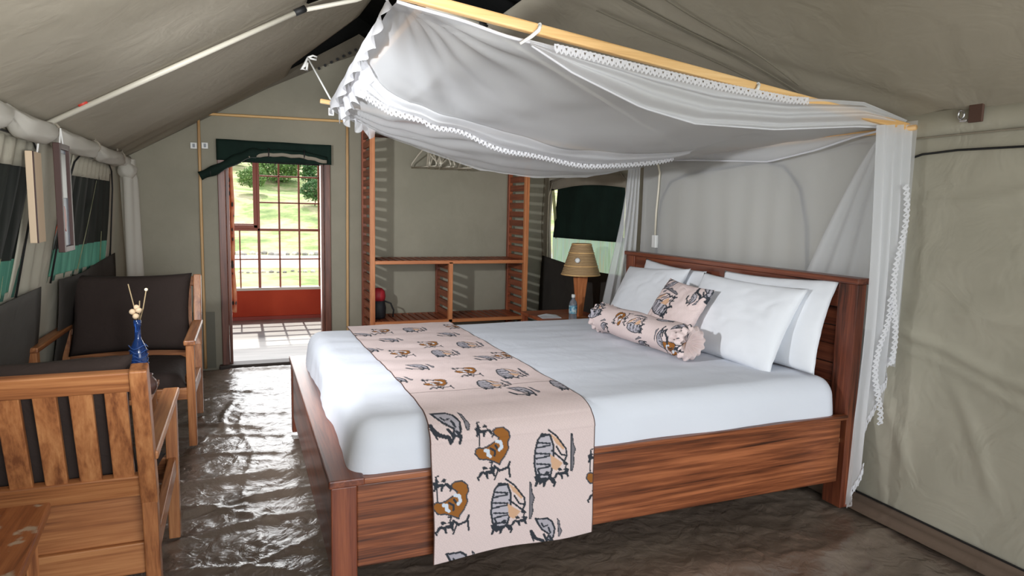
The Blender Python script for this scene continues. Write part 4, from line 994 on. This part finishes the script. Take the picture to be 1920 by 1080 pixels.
# gathered curtain at far right corner
def fcur(u, v):
    wd = lerp(.10, .30, smooth01(v)); yy = lerp(4.12, 4.12-.0, v)
    x = 2.66-wd*(1-u)*(1-.0*v)
    return x, 4.10+.030*math.sin(u*26+v*1.5)*(.35+.65*v)-.0*v, lerp(1.72, .30, v)
sheet(fcur, 90, 40, 'side_curtain', M_curt, 'gathered net curtain at the far head corner')
# near right curtain, pleated, stepped lace hem
hb_ = [(.0, .09), (.10, .06), (.24, .24), (.34, .20), (.42, .44), (.55, .60), (.70, .58), (.85, .67), (1., .72)]
def ncur(u, v):
    top_x = lerp(2.46, 2.665, u); bot_x = lerp(2.475, 2.66, u)
    z = lerp(1.755-.015*(1-u), interp(hb_, u), v)
    x = lerp(top_x, bot_x, smooth01(v*1.4)) + (.02*(1-u))*math.sin(PI*min(1, v*1.3))
    y = 2.03+.022*math.sin(u*24+1.1*math.sin(v*4))*(.4+.6*v)-.03*math.sin(PI*v)*.6
    return x, y, z
sheet(ncur, 130, 80, 'side_curtain', M_curt, 'pleated net curtain at the near head corner with stepped lace hem')
lace_strip(lambda u: Vector(ncur(u, 1.))+Vector((0, -.01, .04)), .05, teeth=44, dirv=lambda u: Vector((0, 0, -1)))
lace_strip(lambda u: Vector((2.625+.02*math.sin(u*9), 1.985, lerp(1.50, .72, u))), .035, teeth=34, dirv=lambda u: Vector((-1, 0, -.15)))
lace_strip(lambda u: Vector((2.575+.03*math.sin(u*7+1), 1.99, lerp(1.02, .45, u))), .035, teeth=26, dirv=lambda u: Vector((-1, 0, -.15)))
def fan(u, v):
    y = lerp(2.09, 2.09+lerp(.04, .52, v**.8), u); return 2.635-.012*math.sin(u*22)*(.3+v), y, lerp(1.74, .85, v)
sheet(fan, 60, 30, 'corner_fan', M_curt, 'net fanning out from the corner pole to the headboard')
# frill at the corner post
sheet(lambda u, v: (2.665, 2.0+.05*v, lerp(1.77, .70, u)+.0), 30, 2, 'edge_fold', M_curt)

# ------------------------------------------------------------ rolled net over the left windows
t = thing('rolled_net', 'off-white net rolled and tied along the left eave, one end hanging down the corner', 'rolled net', (XL+.06, 3.0, 1.66)); o = Vector(t.location)
ties = [2.4, 3.0, 3.62, 4.55, 5.45, 5.76]
pts = []; rad = []
y = 1.6
while y < 5.72:
    d_ = min(abs(y-q) for q in ties); seg = smooth01(d_/.16)
    pts.append(Vector((XL+.05+.01*nz(y*2, 1), y, 1.675-.035*seg))-o); rad.append(.022+.028*seg+.004*nz(y*6, 0)); y += .035
mb = MB().tube(pts, rad, 18)
for i, vtx in enumerate(mb.v): mb.v[i] = vtx+Vector((.006*math.sin(i % 18/18*6.28*4+i//18*.35), 0, .004*math.sin(i % 18*1.7+i//18*.3)))
mb.build('roll', M_roll, t, smooth=True)
for q in (3.62, 4.55, 5.45): MB().tube([Vector((XL+.05+.03*math.cos(a), q, 1.668+.032*math.sin(a)))-o for a in [2*PI*k/14 for k in range(14)]], .006, 6, closed=True).build('tie', M_taupe, t, smooth=True)
for q in (4.6, 5.35, 5.55): MB().tube([Vector((XL+.05, q+.02*math.cos(a), 1.70+.02*math.sin(a)))-o for a in [2*PI*k/10 for k in range(10)]], .004, 6, closed=True).build('hook', M_taupe, t, smooth=True)
def hang(u, v):
    a = u*2*PI; r = (.052+.012*math.sin(3*a+v*2)) if v > .08 else .05
    z = lerp(1.66, .30, v); return (-.77+r*math.cos(a)*1.05+.02*v, 5.62+r*math.sin(a)*.9-.02*math.sin(v*3), z)
MB().grid(lambda u, v: Vector(hang(u, v))-o, 36, 40).build('hanging_end', M_roll, t, smooth=True)
b_ = bmesh.new(); bmesh.ops.create_icosphere(b_, subdivisions=3, radius=.065)
for vv in b_.verts: vv.co *= 1+.18*nz(vv.co.x*30, vv.co.y*30, vv.co.z*14)
me = bpy.data.meshes.new('knot'); b_.to_mesh(me); b_.free(); o2 = link('knot', me, M_roll, t, smooth=True); o2.location = Vector((-.77, 5.60, 1.58))-o

# ------------------------------------------------------------ pictures on the left wall post
t = thing('framed_picture', 'narrow dark-framed picture hanging at the left wall post', 'picture', (-.745, 3.56, 1.36))
t.rotation_euler = (0, 0, .0)
def pic(o_, y0, y1, z0, z1, d0, d1, nm, m): return MB().box(d0, d1, y0, y1, z0, z1).build(nm, m, o_, bevel=.002)
fw = mat('dark_red_frame', (.05, .018, .013), .5)
yy0, yy1 = -.10, .09
pic(t, yy0, yy0+.022, -.24, .24, -.012, .014, 'frame_side', fw); pic(t, yy1-.022, yy1, -.24, .24, -.012, .014, 'frame_side', fw)
pic(t, yy0+.022, yy1-.022, .215, .24, -.012, .014, 'frame_rail', fw); pic(t, yy0+.022, yy1-.022, -.24, -.215, -.012, .014, 'frame_rail', fw)
pic(t, yy0+.02, yy1-.02, -.22, .22, -.008, 0, 'mount', mat('grey_mount', (.26, .29, .33), .5))
pic(t, yy0+.04, yy1-.04, .0, .20, -.004, .004, 'photo', mat('dark_photo', (.09, .09, .085), .3))
MB().prism([(.0, -.03, -.13), (.0, -.045, -.08), (.0, -.02, -.035), (.0, .0, -.05), (.0, .01, -.10), (.0, -.005, -.15)], (.003, 0, 0)).build('red_shape', mat('brick_red_print', (.32, .08, .06), .5), t)
MB().tube([(0, -.03, .24), (0, .0, .31)], .003, 6).tube([(0, .03, .24), (0, .0, .31)], .003, 6).build('hanging_cord', M_rope, t)
t = thing('wooden_board', 'pale pine board edge hanging just left of the framed picture', 'board', (-.80, 3.40, 1.36))
MB().box(-.02, .006, -.10, .035, -.19, .19).build('board', mat('pale_pine', (.62, .47, .32), .6), t, bevel=.002)
MB().box(.006, .010, -.10, -.09, -.19, .19).build('dark_edge', fw, t)
MB().tube([(0, .0, .19), (.01, .0, .26), (0, -.01, .30)], .004, 6).build('hanging_cord', M_rope, t, smooth=True)

# ------------------------------------------------------------ armchairs (local: back at +y, front at y=0; right side = +x)
def armchair(lab, loc, rz):
    t = thing('armchair', lab, 'chair', loc, rz, 'wooden armchairs with brown cushions')
    Wd, Dp = .77, .70; h = Wd/2
    tp = lambda y0, z0, y1, z1: None
    for s in (-1, 1):
        x = s*(h-.025)
        MB().beam((x, .03, 0), (x, .01, .585), .042, .055, (0, 1, 0)).build('front_leg', teak['z'], t, bevel=.004)
        MB().beam((x, Dp-.05, 0), (x, Dp-.01, .45), .042, .055, (0, 1, 0)).build('rear_post', teak['z'], t, bevel=.004)
        MB().beam((x, Dp-.012, .44), (x, Dp+.11, .885), .046, .055, (0, 1, 0)).build('rear_post', teak['z'], t, bevel=.005)
        MB().beam((x, -.03, .592), (x, Dp+.02, .588), .060, .028, (0, 0, 1)).build('armrest', teak['y'], t, bevel=.006)
        MB().beam((x, .04, .305), (x, Dp-.03, .27), .03, .065, (0, 0, 1)).build('side_rail', teak['y'], t, bevel=.004)
    MB().box(-h+.045, h-.045, .0, .03, .27, .335).build('front_rail', teak['x'], t, bevel=.004)
    MB().box(-h+.045, h-.045, Dp-.05, Dp-.015, .20, .30).build('rear_rail', teak['x'], t, bevel=.004)
    for k in range(5): MB().box(-h+.045, h-.045, .06+k*.12, .12+k*.12, .265, .283).build('seat_slat', teak['x'], t, bevel=.002)
    bk = lambda z: Dp-.012+(z-.44)*.274
    def rail(z0, z1, nm): 
        MB().beam((0, bk(z0), z0), (0, bk(z1), z1), Wd-.09, .028, (0, 1, 0)).build(nm, teak['x'], t, bevel=.004)
    rail(.815, .875, 'top_rail'); rail(.465, .535, 'lower_rail'); MB().box(-h+.045, h-.045, bk(.40)-.028, bk(.40)-.006, .30, .462).build('bottom_rail', teak['x'], t, bevel=.004)
    n = 8; pitch = (Wd-.09)/n
    for i in range(n):
        x = -h+.045+pitch*(i+.5); MB().beam((x, bk(.53)-.0, .53), (x, bk(.82), .82), .056, .018, (0, 1, 0)).build('back_slat', teak['z'], t, bevel=.003)
    def cushion(w_, l_, th, M_, nm, seed):
        me = pillow_mesh(w_, l_, th, 30, 30, seed, puff=9); me.transform(M_); link(nm, me, M_cush, t, smooth=True)
    cushion(Wd-.10, .64, .13, Matrix.Translation((0, .33, .345)), 'seat_cushion', 3)
    ang = math.atan(.274)
    cushion(Wd-.10, .50, .12, Matrix.Translation((0, bk(.66)-.085, .665)) @ Matrix.Rotation(PI/2-ang, 4, 'X'), 'back_cushion', 6)
    return t
c1 = armchair('wooden slat-back armchair seen from behind in the left foreground', (-.642, 2.905, 0), PI)
c2 = armchair('brown cushioned wooden armchair facing the camera near the doorway', (-.642, 3.96, 0), 0)

# side table between chairs with blue bottle and pot
t = thing('side_table', 'low wooden side table between the two armchairs', 'table', (-.60, 3.45, 0))
MB().box(-.20, .20, -.18, .18, .45, .475).build('table_top', teak['x'], t, bevel=.004)
for sx in (-.17, .17):
    for sy in (-.15, .15): MB().box(sx-.018, sx+.018, sy-.018, sy+.018, 0, .45).build('leg', teak['z'], t, bevel=.003)
t = thing('blue_bottle_vase', 'cobalt blue glass bottle holding dried flower stems on the side table', 'vase', (-.462, 3.45, .475))
bg_ = mat('cobalt_glass', (.02, .06, .22), .08); BS(bg_).inputs['Transmission Weight'].default_value = .55
MB().lathe([(.034, 0), (.038, .01), (.039, .15), (.036, .19), (.022, .225), (.014, .245), (.013, .30), (.016, .305), (.016, .33), (.012, .333)], n=28).build('bottle', bg_, t, smooth=True)
twine = mat('dried_petal', (.60, .44, .28), .8); stem = mat('dry_stem', (.30, .22, .12), .8)
for p, q in (((0, 0, .30), (-.030, 0, .50)), ((.003, 0, .30), (.042, 0, .47)), ((0, .005, .3), (.012, .01, .42))):
    MB().tube([p, (Vector(p)+Vector(q))/2+Vector((.004, 0, 0)), q], .0026, 6).build('stem', stem, t, smooth=True)
def blob(parent, c, r, m, nm, sq=1):
    b_ = bmesh.new(); bmesh.ops.create_icosphere(b_, subdivisions=2, radius=r)
    for vv in b_.verts: vv.co *= 1+.25*nz(vv.co.x*60, vv.co.y*60, vv.co.z*60+c[0]*99); vv.co.z *= sq; vv.co += Vector(c)
    me = bpy.data.meshes.new(nm); b_.to_mesh(me); b_.free(); return link(nm, me, m, parent, smooth=True)
for c in ((-.016, -.012, .372), (.010, -.014, .378), (-.004, -.016, .352), (.0, .0, .39)): blob(t, c, .014, twine, 'flower')
blob(t, (.042, 0, .472), .008, mat('cream_bud', (.7, .62, .45), .8), 'bud')
rg = MB()
for k in range(5): rg.tube([(.04*math.cos(a), .04*math.sin(a), .12+k*.022+.008*math.sin(3*a+k)) for a in [2*PI*j/20 for j in range(20)]], .0016, 5, closed=True)
rg.build('beading', mat('blue_beads', (.03, .08, .24), .25), t, smooth=True)
t = thing('brown_pot', 'small round brown clay pot beside the blue bottle', 'pot', (-.398, 3.45, .436))
t.location = (-.43, 3.33, .475)
MB().lathe([(.025, 0), (.045, .012), (.055, .04), (.050, .07), (.035, .088), (.038, .10), (.032, .10), (.03, .088)], n=24).build('pot_body', mat('brown_glaze', (.09, .045, .035), .3), t, smooth=True)

# worn stool corner in the lower left foreground
M_worn = wood('worn_wood', (.10, .025, .008), (.27, .085, .028), (.38, .14, .05), 'y', .3); 
v = coords(M_worn, (1, 1, 1), False); n = N(M_worn, 'ShaderNodeTexNoise', Scale=16.0, Detail=5.0); L(M_worn, v, n.inputs['Vector'])
mixc = N(M_worn, 'ShaderNodeMix', data_type='RGBA'); L(M_worn, ramp(M_worn, n.outputs[0], [(.60, (0, 0, 0)), (.66, (1, 1, 1))]), mixc.inputs[0])
src = BS(M_worn).inputs['Base Color'].links[0].from_socket; L(M_worn, src, mixc.inputs[6]); mixc.inputs[7].default_value = (.40, .30, .22, 1); L(M_worn, mixc.outputs[2], BS(M_worn).inputs['Base Color'])
t = thing('worn_table', 'worn reddish wooden table corner at the lower left of the picture', 'table', (-.5, 1.85, 0))
c0 = W(95, 940, 2, .60); dl = (W(0, 952, 2, .60)-c0).normalized(); dn = (W(38, 1079, 2, .60)-c0).normalized()
o = Vector(t.location); q = [c0-o, c0+dl*.55-o, c0+dl*.55+dn*.62-o, c0+dn*.62-o]
MB().prism([Vector((p.x, p.y, .572)) for p in q], (0, 0, .028)).build('table_top', M_worn, t, bevel=.005)
cen = sum(q, Vector())/4
for p in q:
    e = p.lerp(cen, .16); MB().tube([(e.x+.0, e.y, 0), (e.x, e.y, .572)], .02, 4).build('leg', teak['z'], t)
